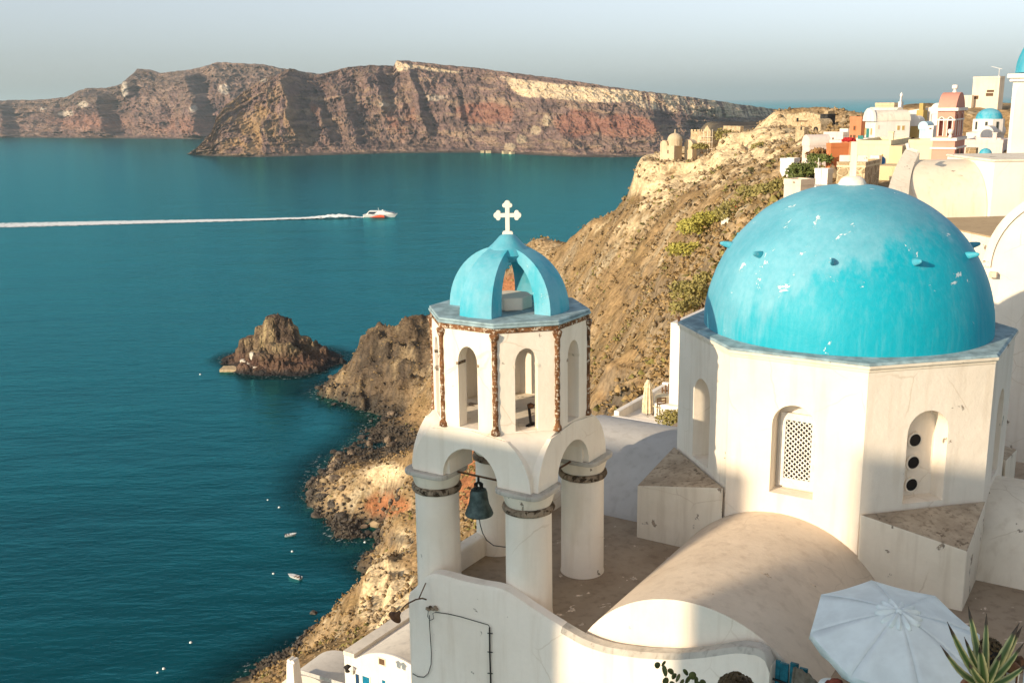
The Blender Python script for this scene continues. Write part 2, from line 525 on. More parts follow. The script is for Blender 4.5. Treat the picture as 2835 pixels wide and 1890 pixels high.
n_a = fbm(GX / 9, GY / 9, 5, 31, 0.6); n_b = fbm(GX / 2.5, GY / 2.5, 4, 41, 0.65); n_c = fbm(GX / 30, GY / 30, 4, 51)
c = np.broadcast_to(scrub, GX.shape + (3,)).copy()
c = lerpc(c, soil, sstep(0.42, 0.62, n_a) * 0.8)
c = lerpc(c, (0.20, 0.135, 0.06), sstep(0.5, 0.62, n_b) * 0.6)
c = lerpc(c, (0.5, 0.4, 0.26), sstep(0.60, 0.68, n_b) * sstep(0.4, 0.55, n_a) * 0.8)
gyr = np.gradient(GZ, axis=0) / np.gradient(GY, axis=0)
gxr = np.gradient(GZ, axis=1) / np.gradient(GX, axis=1)
slope = np.sqrt(gyr ** 2 + gxr ** 2)
c = lerpc(c, (0.24, 0.18, 0.12), sstep(1.3, 2.2, slope) * 0.7)
crm = blobs(dx_, dy_, [(1490, 400, 55, 75, 1.1), (1560, 360, 90, 45, 1.1), (1680, 340, 130, 45, 1.1), (1590, 410, 110, 30, .8), (1780, 300, 110, 45, 1.0), (1860, 320, 60, 40, .9), (885, 1370, 62, 105, 1.25),
                       (890, 1085, 55, 28, 1.0), (1400, 520, 90, 25, .45), (925, 1240, 30, 50, .8), (1900, 400, 80, 40, .5), (1700, 390, 60, 25, .6)])
c = lerpc(c, cream, np.clip(sstep(0.38, 0.62, crm + (n_a - 0.5) * 0.9 + (n_b - 0.5) * 0.5), 0, 1) * 0.95)
rdm = blobs(dx_, dy_, [(1080, 1090, 60, 90, 1.0), (890, 1160, 60, 30, 1.0), (1180, 660, 70, 40, .8), (1260, 650, 60, 50, .4)])
c = lerpc(c, redc, np.clip(sstep(0.4, 0.7, rdm + (n_a - 0.5) * 0.5), 0, 1) * 0.85)
dkm = blobs(dx_, dy_, [(880, 830, 110, 60, .9), (850, 900, 90, 60, .6), (1450, 930, 110, 45, 1.0), (1430, 665, 30, 30, .6), (1545, 650, 25, 25, .6), (920, 1240, 40, 20, .8), (860, 770, 60, 30, .6)])
c = lerpc(c, dark * 1.5, np.clip(sstep(0.35, 0.6, dkm + (n_a - 0.5) * 0.8 + (n_b - 0.5) * 0.5), 0, 1) * 0.85)
pmw = sstep(318, 338, GY) * sstep(-6, -20, GX)
pc = lerpc(np.broadcast_to(np.array((0.15, 0.105, 0.066)), GX.shape + (3,)).copy(), (0.33, 0.24, 0.135), sstep(.52, .66, n_a) * .8)
pc = lerpc(pc, (0.06, 0.046, 0.036), sstep(.54, .42, n_b) * .85)
c = c * (1 - pmw[..., None] * .85) + pc * (pmw[..., None] * .85)
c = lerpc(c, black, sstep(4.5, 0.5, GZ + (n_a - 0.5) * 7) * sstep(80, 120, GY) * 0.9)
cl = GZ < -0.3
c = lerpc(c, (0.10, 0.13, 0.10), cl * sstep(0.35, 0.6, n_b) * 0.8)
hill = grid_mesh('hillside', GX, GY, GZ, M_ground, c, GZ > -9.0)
tag(hill, kind='structure')

# ---- low land beyond the ruined castle
lx = np.linspace(85, 390, 120)[None, :] + np.zeros((60, 1))
ly = np.linspace(410, 800, 60)[:, None] + np.zeros((1, 120))
lz = 86 + 5 * (fbm(lx / 60, ly / 60, 5, 61) - .5) - 150 * sstep(640, 800, ly) - 90 * sstep(120, 85, lx) - 30 * sstep(430, 410, ly)
lc = np.broadcast_to(np.array((0.09, 0.075, 0.06)), lx.shape + (3,)).copy()
lc = lerpc(lc, (0.2, 0.16, 0.11), sstep(0.45, 0.7, fbm(lx / 12, ly / 12, 4, 71)))
lz = np.maximum(lz, -8.0)
tag(grid_mesh('distant_plain', lx, ly, lz, M_ground, lc), kind='structure')

# ---- the islet
IP = []
for dx, dy in [(505, 828), (520, 848), (575, 864), (640, 867), (700, 865), (745, 853), (795, 832)]:
    p = atz(dx, dy); IP.append((p.x, p.y, -0.5)); IP.append((p.x, p.y - 14, -8))
for x, y in [(-112, 422), (-95, 432), (-78, 428), (-66, 415)]: IP += [(x, y, -0.5), (x, y + 12, -8)]
IP += [(-130, 408, -8), (-130, 390, -8), (-52, 404, -8), (-52, 420, -8)]
for dx, dy, Y in [(548, 806, 404), (556, 775, 408), (582, 766, 407), (605, 736, 406), (628, 723, 405), (650, 729, 405), (666, 745, 406), (682, 766, 407), (702, 778, 408),
                  (730, 786, 408), (742, 806, 408), (765, 822, 407), (600, 790, 397), (650, 790, 396), (700, 805, 397), (735, 815, 398), (560, 820, 393), (600, 828, 390),
                  (650, 828, 389), (700, 830, 390), (740, 835, 394), (590, 850, 387), (650, 852, 386), (710, 850, 387), (530, 836, 398)]:
    IP.append(tuple(at(dx, dy, Y)))
ix = np.linspace(-122, -56, 230)[None, :] + np.zeros((190, 1))
iy = np.linspace(376, 432, 190)[:, None] + np.zeros((1, 230))
iz = rbf(IP, np.stack([ix.ravel(), iy.ravel()], -1), 2.0).reshape(ix.shape)
iz = np.minimum(iz * 0.35, 5.0)
iz = np.maximum(iz, stacks(ix, iy, [(630, 722, 405, 6.5, 6, 12), (655, 735, 405, 6, 6, 10), (605, 745, 404, 5, 5, 9), (575, 768, 404, 5.5, 5, 6), (560, 785, 402, 4, 4, 3), (690, 772, 405, 6, 5, 5), (715, 785, 405, 5, 4.5, 3), (738, 798, 404, 3.2, 3.5, 1),
    (640, 790, 396, 9, 5, 4), (600, 800, 394, 7, 5, 3), (690, 810, 396, 8, 5, 2), (735, 822, 398, 4, 4, 0), (580, 826, 391, 6, 4, 1), (640, 830, 388, 9, 4, -1), (700, 838, 389, 8, 4, -1), (600, 845, 386.5, 5, 3, -2), (762, 820, 402, 5, 3.5, -2), (535, 824, 404, 5, 3, -2), (783, 826, 402, 3.5, 3, -2), (748, 812, 404, 4, 4, -1), (520, 832, 402, 3, 2.5, -2)], 341))
up_ = sstep(-1, 4, iz)
iz = iz + up_ * (2.6 * (fbm(ix / 5, iy / 5, 5, 81, 0.55, True) - 0.58) + 1.2 * (fbm(ix / 2, iy / 2, 3, 85, .6, True) - .5))
q = iz / 4 + 0.8 * fbm(ix / 9, iy / 9, 3, 83); fr = q - np.floor(q)
iz = iz + (sstep(.3, .7, fr) - fr) * 4 * 0.6 * up_
ic = np.broadcast_to(np.array((0.17, 0.12, 0.075)), ix.shape + (3,)).copy()
in_ = fbm(ix / 5, iy / 5, 4, 91, .6)
ic = lerpc(ic, (0.38, 0.28, 0.15), sstep(.5, .65, in_) * sstep(5, 9, iz) * .8)
ic = lerpc(ic, (0.08, 0.055, 0.045), sstep(.52, .4, in_) * .7)
ic = lerpc(ic, (0.12, 0.06, 0.045), sstep(7, 4, iz) * .6)
ic = lerpc(ic, (0.03, 0.03, 0.03), sstep(2.5, 0.6, iz + (in_ - .5) * 4) * .9)
tag(grid_mesh('rocky_islet', ix, iy, iz, M_islet, ic, iz > -8), kind='structure')

# ---- the island across the caldera
def far_land(name, shore, crest, back, ridges, amp, seed, n_u, paint, t_pow=1.0):
    sx = np.array([s[0] for s in shore], float); sy = np.array([s[1] for s in shore], float)
    kx = np.array([k[0] for k in crest], float); ky = np.array([k[1] for k in crest], float)
    U = np.linspace(max(sx[0], kx[0]), min(sx[-1], kx[-1]), n_u)
    S = np.array([atz(u, np.interp(u, sx, sy)) for u in U])
    bd = np.interp(U, [b[0] for b in back], [b[1] for b in back])
    K = np.array([at(u, np.interp(u, kx, ky), S[i, 1] + bd[i]) for i, u in enumerate(U)])
    T = np.concatenate([np.linspace(-0.06, 1, 190), np.linspace(1.02, 1.6, 14)])
    t = T[:, None]
    tc = np.clip(t, -0.06, 1)
    hprof = np.where(tc < 0, tc * 0.5, 0.32 * sstep(0, .9, tc) + 0.68 * np.abs(tc) ** 1.25)
    wprof = np.clip(tc, 0, 1) ** 0.85 + np.where(tc < 0, tc * 0.5, 0)
    X = S[None, :, 0] + (K - S)[None, :, 0] * wprof
    Y = S[None, :, 1] + (K - S)[None, :, 1] * wprof
    Z = K[None, :, 2] * hprof
    ext = np.clip(t - 1, 0, 1)
    Y = Y + ext * 900; Z = Z - ext * K[None, :, 2] * 0.35 - 300 * np.clip(ext - .4, 0, 1)
    Ub = np.repeat(U[None, :], len(T), 0); Tb = np.repeat(t, n_u, 1)
    # spurs: rise slowly from the left, break off on the right
    d = np.zeros_like(X)
    for rx, wl, wr, a, lean, *win in ridges:
        c_ = rx + lean * (1 - Tb) + 10 * (fbm(Tb * 5, Ub * 0 + rx, 3, seed + 7) - .5)
        e = Ub - c_
        if win: a = a * sstep(win[0] - .12, win[0] + .12, Tb) * sstep(win[1] + .12, win[1] - .12, Tb)
        d = np.maximum(d, 0.44 * a * np.where(e < 0, sstep(-wl, 0, e), sstep(wr * .6, 0, e)))
    env = sstep(-.02, .12, Tb) * sstep(1.04, .8, Tb)
    sc = S[:, 1].mean() / 2400.0
    d = d * env + amp * env * (fbm(Ub / 60 + Tb * 0.8, Tb * 3.2 + Ub / 200, 5, seed, .5) - .5) * 2.4
    d = d + amp * 0.95 * sstep(0, .1, Tb) * sstep(1.06, .95, Tb) * (fbm(Ub / 22 + Tb * 3, Tb * 12, 5, seed + 3, .6, True) - .5) + 4.5 * sstep(0, .1, Tb) * sstep(1.03, .95, Tb) * (fbm(Ub / 8 - Tb * 5, Tb * 32, 3, seed + 13, .6, True) - .5)
    Y = Y - d * sc
    X = X - d * sc * 0.12
    Z = Z + sstep(0.02, .2, Tb) * sstep(1.05, .93, Tb) * 9 * (fbm(Ub / 14, Tb * 16, 4, seed + 5, .6) - .5) * sc
    strata = (fbm(Ub / 70 , Tb * 24 + .8 * fbm(Ub / 40, Tb * 4, 3, seed + 2), 4, seed + 9, .6) - .5)
    Y = Y - strata * 22 * env * sc
    Z = np.maximum(Z, -8.0)
    cc = paint(Ub, Tb, X, Y, Z, strata)
    o = grid_mesh(name, X, Y, Z, M_far, cc)
    tag(o, kind='structure')
    return o
def paint_far(U, T, X, Y, Z, st):
    dx, dy = seen(X, Y, Z)
    n = fbm(U / 22, T * 7, 5, 101, .6); n2 = fbm(U / 7, T * 14, 4, 111, .6)
    c = np.broadcast_to(np.array((0.20, 0.13, 0.112)), U.shape + (3,)).copy()
    c = lerpc(c, (0.26, 0.175, 0.13), sstep(.45, .65, n) * .8)
    c = lerpc(c, (0.12, 0.085, 0.07), sstep(.5, .38, n2) * .6)
    c = lerpc(c, (0.31, 0.215, 0.14), sstep(.08, .16, st) * .6)
    c = lerpc(c, (0.085, 0.06, 0.055), sstep(.1, .2, -st) * .65)
    n3 = fbm(U / 4, T * 40, 3, 151, .6)
    c = c * (0.86 + 0.28 * n3[..., None])
    c = lerpc(c, (0.33, 0.21, 0.10), blobs(dx, dy, [(570, 280, 110, 90, .8)]) * sstep(.35, .6, n))
    red = blobs(dx, dy, [(1110, 262, 80, 26, 1.1), (1330, 285, 60, 34, 1.1), (1440, 290, 75, 30, 1.1), (930, 270, 60, 60, .5), (720, 250, 25, 30, .5), (780, 230, 20, 40, .4)])
    c = lerpc(c, (0.27, 0.11, 0.075), sstep(.35, .75, red + (n - .5) * .9) * .6)
    top = np.interp(U, [905, 912, 925, 1000, 1100, 1165, 1200, 1300, 1400, 1450, 1470, 1600, 1700, 1810],
                    [140, 140, 146, 158, 172, 178, 184, 196, 206, 210, 212, 224, 238, 254])
    bot = np.interp(U, [905, 912, 925, 960, 1000, 1100, 1160, 1175, 1200, 1300, 1350, 1400, 1450, 1470, 1600, 1700, 1810],
                    [140, 166, 163, 155, 163, 172, 180, 205, 222, 228, 234, 236, 232, 244, 266, 270, 262])
    crm = sstep(-3, 1, dy - top) * sstep(3, -1, dy - bot + (n2 - .5) * 8) * (bot - top > 2) * (U > 900)
    streak = sstep(.35, .6, fbm(U / 5 + T * 6, T * 3, 4, 121, .6)) * (U > 1465) + (U <= 1465)
    c = lerpc(c, (0.60, 0.47, 0.31), np.clip(crm * streak, 0, 1) * .95)
    talus = blobs(dx, dy, [(1230, 300, 14, 12, .9), (1200, 320, 14, 12, .9), (1170, 338, 16, 10, .9), (1255, 278, 12, 14, .9), (1060, 312, 10, 8, .5), (1090, 295, 10, 10, .5), (1120, 275, 10, 10, .4)])
    c = lerpc(c, (0.42, 0.33, 0.22), sstep(.3, .6, talus + (n2 - .5) * .7) * .8)
    wh = blobs(dx, dy, [(600, 182, 16, 9, .9), (880, 240, 18, 8, .7), (1000, 225, 40, 10, .6), (820, 190, 8, 6, .5)])
    c = lerpc(c, (0.46, 0.38, 0.29), sstep(.4, .6, wh + (n2 - .5) * .7) * .8)
    c = lerpc(c, (0.13, 0.105, 0.075), sstep(.985, 1.01, T) * sstep(.25, .5, n2 + .1))
    c = lerpc(c, (0.10, 0.08, 0.065), sstep(5, 1, Z))
    return c
def paint_left(U, T, X, Y, Z, st):
    dx, dy = seen(X, Y, Z)
    n = fbm(U / 22, T * 7, 5, 131, .6); n2 = fbm(U / 7, T * 14, 4, 141, .6)
    c = np.broadcast_to(np.array((0.19, 0.12, 0.105)), U.shape + (3,)).copy()
    c = lerpc(c, (0.25, 0.165, 0.125), sstep(.45, .65, n) * .8)
    c = lerpc(c, (0.11, 0.08, 0.075), sstep(.5, .38, n2) * .6)
    c = lerpc(c, (0.13, 0.105, 0.085), sstep(.45, .9, T) * .55)
    c = lerpc(c, (0.32, 0.22, 0.17), sstep(.08, .16, st) * .5)
    c = lerpc(c, (0.08, 0.06, 0.06), sstep(.1, .2, -st) * .6)
    n3 = fbm(U / 4, T * 40, 3, 161, .6)
    c = c * (0.86 + 0.28 * n3[..., None])
    c = lerpc(c, (0.30, 0.15, 0.11), blobs(dx, dy, [(200, 280, 90, 22, .7), (420, 290, 90, 22, .6)]) * sstep(.35, .6, n))
    wh = blobs(dx, dy, [(286, 206, 9, 22, 1.), (190, 240, 16, 9, .8), (150, 262, 22, 10, .8), (445, 250, 10, 10, .7), (515, 205, 14, 14, .9), (100, 250, 20, 6, .5)])
    c = lerpc(c, (0.5, 0.43, 0.35), sstep(.4, .6, wh + (n2 - .5) * .7) * .8)
    c = lerpc(c, (0.10, 0.08, 0.07), sstep(6, 1, Z))
    return c
far_land('far_headland', [(-120, 313), (0, 316), (200, 318), (470, 320), (620, 320), (760, 320)],
         [(-120, 232), (0, 231), (100, 229), (150, 224), (185, 208), (200, 203), (250, 202), (285, 192), (300, 176), (318, 158), (345, 160), (365, 168), (400, 165), (440, 160),
          (470, 152), (495, 143), (560, 146), (610, 148), (640, 156), (700, 165), (760, 175)],
         [(-120, 400), (300, 420), (760, 420)],
         [(28, 90, 18, 110, 10, .0, 1.), (238, 120, 24, 150, 34, .1, .85), (300, 30, 30, 90, 20, .55, 1.05), (446, 110, 30, 170, 46, .05, .9), (130, 50, 16, 40, 10, .2, .8), (372, 40, 14, 36, 20, .3, .7)], 30, 201, 760, paint_left)
far_land('far_island', [(438, 353), (450, 356), (480, 359), (600, 361), (700, 358), (800, 355), (900, 352), (1000, 351), (1100, 351), (1200, 355), (1300, 360), (1400, 362), (1500, 360), (1600, 352), (1700, 338), (1820, 318), (1950, 300)],
         [(438, 351), (450, 344), (470, 322), (490, 300), (500, 268), (520, 240), (545, 222), (580, 196), (610, 180), (640, 170), (665, 158), (680, 160), (700, 168), (730, 172), (770, 162),
          (800, 154), (850, 150), (904, 152), (911, 139), (940, 140), (1000, 147), (1100, 157), (1200, 170), (1300, 183), (1400, 199), (1450, 206), (1500, 212), (1600, 225), (1700, 240), (1810, 255), (1950, 275)],
         [(438, 10), (500, 90), (580, 230), (700, 300), (900, 330), (1500, 330), (1950, 200)],
         [(662, 140, 26, 120, 46, .22, 1.0), (712, 30, 18, 60, 60, .2, .62), (772, 50, 22, 70, 66, .12, .78), (872, 70, 16, 80, 34, .5, .98), (938, 40, 22, 85, 62, .28, .9), (1040, 60, 18, 36, 40, .3, .7), (1478, 110, 34, 120, 60, .0, .72), (1545, 40, 18, 70, 60, .0, .6), (1625, 40, 18, 60, 60, .2, .9), (1700, 40, 18, 50, 40, .2, .9), (560, 80, 16, 30, 20, .0, .4)],
         26, 231, 1500, paint_far)

# ---------------------------------------------------------------- the sea
def sea_mat():
    t = NT('sea_water')
    g = t.coord('World')
    cd = t.n('ShaderNodeCameraData')
    # ripples: fine chop plus long wind lanes
    w1 = t.noise(t.coord('World', (0.35, 0.8, 1)), 1.0, 3, 0.55)
    w2 = t.noise(t.coord('World', (0.07, 0.17, 1)), 1.0, 4, 0.6)
    w3 = t.noise(t.coord('World', (0.012, 0.03, 1)), 1.0, 4, 0.6)
    h = t.math('ADD', t.math('MULTIPLY', w1, 0.35), t.math('MULTIPLY', w2, 1.1))
    h = t.math('ADD', h, t.math('MULTIPLY', w3, 3.0))
    deep = (0.0, 0.034, 0.046)
    c = t.mix(t.ramp(w3, 0.3, 0.7), deep, (0.0, 0.052, 0.066))
    b = t.bump(h, 0.5, 0.8)
    df = t.n('ShaderNodeBsdfDiffuse'); t.l(c, df.inputs['Color'])
    gl = t.n('ShaderNodeBsdfGlossy'); gl.inputs['Roughness'].default_value = 0.14; gl.inputs['Color'].default_value = (0.16, 0.78, 0.86, 1)
    t.l(b, gl.inputs['Normal'])
    lw = t.n('ShaderNodeLayerWeight'); lw.inputs['Blend'].default_value = 0.5
    t.l(b, lw.inputs['Normal'])
    # ruffled water never mirrors fully, even at a grazing view
    fac = t.math('ADD', t.math('MULTIPLY', t.math('POWER', lw.outputs['Facing'], 3.0), 0.58), 0.002)
    p = t.n('ShaderNodeMixShader')
    t.l(fac, p.inputs[0]); t.l(df.outputs[0], p.inputs[1]); t.l(gl.outputs[0], p.inputs[2])
    # clear shallows let the sea floor show
    tr = t.n('ShaderNodeBsdfTransparent')
    tr.inputs['Color'].default_value = (0.28, 0.62, 0.58, 1)
    sh = t.sep(t.attr('tint'))[0]
    mx = t.n('ShaderNodeMixShader')
    t.l(t.math('MULTIPLY', sh, 0.7), mx.inputs[0]); t.l(p.outputs[0], mx.inputs[1]); t.l(tr.outputs[0], mx.inputs[2])
    # thin broken foam where the water touches the rocks
    fn = t.noise(g, 0.7, 5, 0.7)
    ff = t.math('MULTIPLY', t.ramp(sh, 0.80, 0.98), t.ramp(fn, 0.56, 0.66))
    fd = t.n('ShaderNodeBsdfDiffuse'); fd.inputs['Color'].default_value = (0.6, 0.66, 0.64, 1)
    mf = t.n('ShaderNodeMixShader')
    t.l(t.math('MULTIPLY', ff, 0.55), mf.inputs[0]); t.l(mx.outputs[0], mf.inputs[1]); t.l(fd.outputs[0], mf.inputs[2])
    t.l(mf.outputs[0], t.out.inputs['Surface'])
    return t.m
M_sea = sea_mat()
xs = np.concatenate([[-70000, -30000, -9000, -3000, -1200, -500, -250], np.arange(-150, 61, 1.5), [120, 300, 800, 2500, 9000, 30000, 70000]])
ys = np.concatenate([[-8000, -500, 40], np.arange(120, 441, 1.8), [600, 900, 1500, 3000, 6000, 15000, 40000, 100000]])
sx, sy = np.meshgrid(xs, ys)
zb = ground_base(np.clip(sx, -200, 120), np.clip(sy, 60, 440))
zb = np.maximum(zb, np.where((sx > -122) & (sx < -56) & (sy > 376) & (sy < 432),
      rbf(IP, np.stack([sx.ravel(), sy.ravel()], -1), 2.0).reshape(sx.shape), -50))
shal = sstep(-7.0, -0.4, zb) * ((sx > -150) & (sx < 60) & (sy > 125) & (sy < 436))
tag(grid_mesh('sea', sx, sy, np.zeros_like(sx), M_sea, np.stack([shal, shal, shal], -1)), kind='structure')

# ---------------------------------------------------------------- air
hz = NT('haze_air')
pv = hz.n('ShaderNodeVolumePrincipled')
pv.inputs['Color'].default_value = (0.72, 0.92, 0.97, 1)
pv.inputs['Density'].default_value = 5.5e-5
pv.inputs['Anisotropy'].default_value = 0.2
hz.l(pv.outputs[0], hz.out.inputs['Volume'])
hm = MB().box(-69000, 69000, -7900, 99000, -12, 420)
tag(hm.build('haze', hz.m), kind='stuff')
# ---------------------------------------------------------------- materials of the church
M_white = plaster('limewash_white', (0.88, 0.79, 0.67), (0.58, 0.46, 0.32), 0.42, 0.08)
M_white2 = plaster('limewash_worn', (0.82, 0.735, 0.60), (0.47, 0.365, 0.25), 0.5, 0.30)
M_roof = plaster('cement_roof', (0.68, 0.565, 0.44), (0.45, 0.35, 0.26), 0.7, 0.12, (0.36, 0.28, 0.2), 1.2)
M_grey = plaster('grey_plaster', (0.52, 0.50, 0.47), (0.32, 0.29, 0.26), 0.6, 0.05)  # plaster greyed in its colour to carry the shade lying on it
M_floor = plaster('cement_floor', (0.39, 0.30, 0.21), (0.21, 0.15, 0.10), 0.9, 0.3, (0.46, 0.37, 0.28), 1.3)
M_blocktop = plaster('weathered_block_top', (0.52, 0.41, 0.29), (0.2, 0.145, 0.095), 1.2, 0.35, (0.16, 0.12, 0.08), 2.2, bump=0.6)
M_coping = plaster('weathered_coping', (0.55, 0.50, 0.43), (0.26, 0.23, 0.19), 1.0, 0.15, (0.18, 0.15, 0.12), 2.0)
M_stain = plaster('weathered_ledge', (0.34, 0.26, 0.18), (0.07, 0.05, 0.035), 1.6, 0.6, (0.05, 0.035, 0.022), 3.5, bump=0.8)

def rust_mat():
    t = NT('rusty_brown_paint')
    g = t.coord('World')
    n = t.noise(g, 9, 6, 0.65)
    n2 = t.noise(g, 22, 5, 0.65)
    c = t.mix(t.ramp(n, 0.35, 0.6), (0.11, 0.05, 0.024), (0.25, 0.12, 0.055))
    c = t.mix(t.ramp(n2, 0.52, 0.62), c, (0.66, 0.56, 0.43))
    c = t.mix(t.ramp(t.noise(g, 4, 4), 0.6, 0.7), c, (0.06, 0.04, 0.025))
    return t.done(c, 0.9, t.bump(t.math('ADD', n, n2), 0.9, 0.03), spec=0.1)
M_rust = rust_mat()

def blue_mat(name, weather=1.0, fresh_dir=None):
    """sun-bleached blue limewash with flaked spots and a later coat brushed over part of it"""
    t = NT(name)
    g = t.coord('Object')
    w = t.coord('World')
    old = t.mix(t.ramp(t.noise(w, 0.8, 5, 0.6), 0.3, 0.7), (0.085, 0.33, 0.435), (0.17, 0.45, 0.555))
    fresh = (0.0, 0.345, 0.46)
    n = t.noise(w, 1.1, 6, 0.62)
    streak = t.noise(t.coord('World', (2.2, 2.2, 0.22)), 1.5, 5, 0.6)
    x, y, z = t.sep(g)
    if fresh_dir is not None:
        # the fresher coat: lower part, towards one side
        a = t.math('ADD', t.math('MULTIPLY', x, fresh_dir[0]), t.math('MULTIPLY', y, fresh_dir[1]))
        f = t.math('SUBTRACT', t.math('MULTIPLY', a, 0.42), t.math('MULTIPLY', z, 0.62))
        f = t.math('ADD', f, t.math('MULTIPLY', t.math('SUBTRACT', n, 0.5), 1.1))
        f = t.math('ADD', f, t.math('MULTIPLY', t.math('SUBTRACT', streak, 0.5), 1.5))
        fm = t.ramp(f, -0.62, -0.10)
    else:
        fm = t.ramp(t.math('ADD', n, t.math('MULTIPLY', streak, 0.6)), 0.7, 1.0)
    c = t.mix(fm, old, fresh)
    c = t.mix(t.ramp(t.noise(w, 10, 5, 0.6), 0.35, 0.7, 0, 0.25), c, (0.04, 0.36, 0.46))
    fs = t.noise(t.coord('World', (7, 7, 0.5)), 1.5, 5, 0.65)
    c = t.mix(t.ramp(fs, 0.45, 0.75, 0, 0.14), c, (0.30, 0.52, 0.58))
    c = t.mix(t.ramp(fs, 0.5, 0.28, 0, 0.12), c, (0.02, 0.24, 0.31))
    h = t.noise(w, 9, 4, 0.6)
    if weather > 0:
        fl = t.noise(w, 3.0, 8, 0.7, 0.5)
        zone = t.noise(w, 0.8, 3, 0.5)
        thr = t.math('ADD', fl, t.math('MULTIPLY', t.math('SUBTRACT', zone, 0.5), 0.42))
        m = t.ramp(thr, 0.655, 0.668)
        c = t.mix(t.math('MULTIPLY', m, weather), c, (0.62, 0.74, 0.76))
        rim = t.math('MULTIPLY', t.ramp(thr, 0.638, 0.655), t.ramp(thr, 0.683, 0.661))
        c = t.mix(t.math('MULTIPLY', rim, 0.35), c, (0.06, 0.30, 0.36))
        h = t.math('SUBTRACT', h, t.math('MULTIPLY', m, 0.8))
    return t.done(c, 0.55, t.bump(h, 0.35, 0.02), spec=0.3)
M_dome = blue_mat('weathered_blue_dome', 1.0, (-0.25, -0.95))
M_blue = blue_mat('blue_limewash', 0.25)
M_ledge = simple('faded_blue_ledge', (0.30, 0.41, 0.44), 0.85, 0.35, 5)
M_black = simple('dark_opening', (0.008, 0.008, 0.009), 0.6, 0.1)
M_iron = simple('dark_iron', (0.035, 0.03, 0.026), 0.65, 0.4, 20, 0.4)
M_rustiron = simple('rusty_iron', (0.12, 0.06, 0.03), 0.8, 0.5, 15, 0.2)
M_bronze = simple('verdigris_bronze', (0.075, 0.105, 0.10), 0.55, 0.45, 9, 0.6)
M_paintwood = simple('white_painted_wood', (0.74, 0.71, 0.65), 0.6, 0.15, 8)

def face_mtx(alpha, ap):
    a = R(alpha)
    n = Vector((math.cos(a), math.sin(a), 0)); tg = Vector((-math.sin(a), math.cos(a), 0))
    return Matrix(((tg.x, n.x, 0, n.x * ap), (tg.y, n.y, 0, n.y * ap), (0, 0, 1, 0), (0, 0, 0, 1)))
def arch_pts(c, hw, zs, rise, n=10, pw=1.0):
    """points of an arch head from left to right"""
    return [(c - hw * math.cos(math.pi * i / n), zs + rise * math.sin(math.pi * i / n) ** pw) for i in range(n + 1)]
def wall_face(mb, m, s0, s1, z0, z1, op=None, depth=0.0, back=False, d=0.0, n=10, outer=None):
    """a wall panel (s along, d outward, z up) with an arched opening; reveal goes inwards"""
    if op is None:
        mb.add([(s0, d, z0), (s1, d, z0), (s1, d, z1), (s0, d, z1)], [(0, 1, 2, 3)], m); return
    c, hw, zb, zs, rise = op
    A = arch_pts(c, hw, zs, rise, n)
    l, r = c - hw, c + hw
    q = lambda pts: mb.add([(x, d, z) for x, z in pts], [tuple(range(len(pts)))], m)
    if zb > z0: q([(s0, z0), (s1, z0), (s1, zb), (r, zb), (l, zb), (s0, zb)])
    q([(s0, zb), (l, zb), (l, zs), (s0, zs)]); q([(r, zb), (s1, zb), (s1, zs), (r, zs)])
    q([(s0, zs), (l, zs), (l, z1), (s0, z1)]); q([(r, zs), (s1, zs), (s1, z1), (r, z1)])
    for i in range(n):
        (x0, za), (x1, zc) = A[i], A[i + 1]
        q([(x0, za), (x1, zc), (x1, z1), (x0, z1)])
    if depth:
        loop = [(l, zb)] + A + [(r, zb)]
        if zb <= z0: pairs = list(zip(loop[:-1], loop[1:]))
        else: pairs = list(zip(loop, loop[1:] + loop[:1]))
        for (x0, za), (x1, zc) in pairs:
            mb.add([(x0, d, za), (x1, d, zc), (x1, d - depth, zc), (x0, d - depth, za)], [(0, 1, 2, 3)], m)
        if back:
            mb.add([(x, d - depth, z) for x, z in loop], [tuple(range(len(loop)))], m)
def octa(r, rot=22.5):
    return [(r * math.cos(R(rot + 45 * k)), r * math.sin(R(rot + 45 * k))) for k in range(8)]
def vault_profile(c, hw, z0, crest, n=20):
    rise = crest - z0
    rad = (hw * hw + rise * rise) / (2 * rise)
    a = math.asin(min(1, hw / rad))
    if rise > hw: a = math.pi - a
    return [(c + rad * math.sin(-a + 2 * a * i / n), crest - rad + rad * math.cos(-a + 2 * a * i / n)) for i in range(n + 1)]
def barrel(mb, prof, x0, x1, zb, seg=1, axis='x', caps=True, m=None, curve=None):
    """solid barrel vault; profile in (across, up), run from x0 to x1, walls down to zb"""
    P = [(prof[0][0], zb)] + prof + [(prof[-1][0], zb)]
    xs_ = [x0 + (x1 - x0) * i / seg for i in range(seg + 1)]
    v, f = [], []
    for x in xs_:
        for y, z in P:
            v.append((x, y, z) if axis == 'x' else (y, x, z))
    n = len(P)
    for i in range(seg):
        for k in range(n - 1):
            f.append((i * n + k, i * n + k + 1, (i + 1) * n + k + 1, (i + 1) * n + k))
    mb.add(v, f, m)
    if caps:
        mb.add(v[:n], [tuple(range(n))], m); mb.add(v[-n:], [tuple(range(n))], m)

AZ = R(57.6)
U2 = Vector((math.cos(AZ), math.sin(AZ), 0)); V2 = Vector((-math.sin(AZ), math.cos(AZ), 0))
CH = Vector((5.956, 18.372, 92.35))
def chl(x, y, z=0.0):
    """church coordinates -> world"""
    return CH + U2 * x + V2 * y + Vector((0, 0, z))

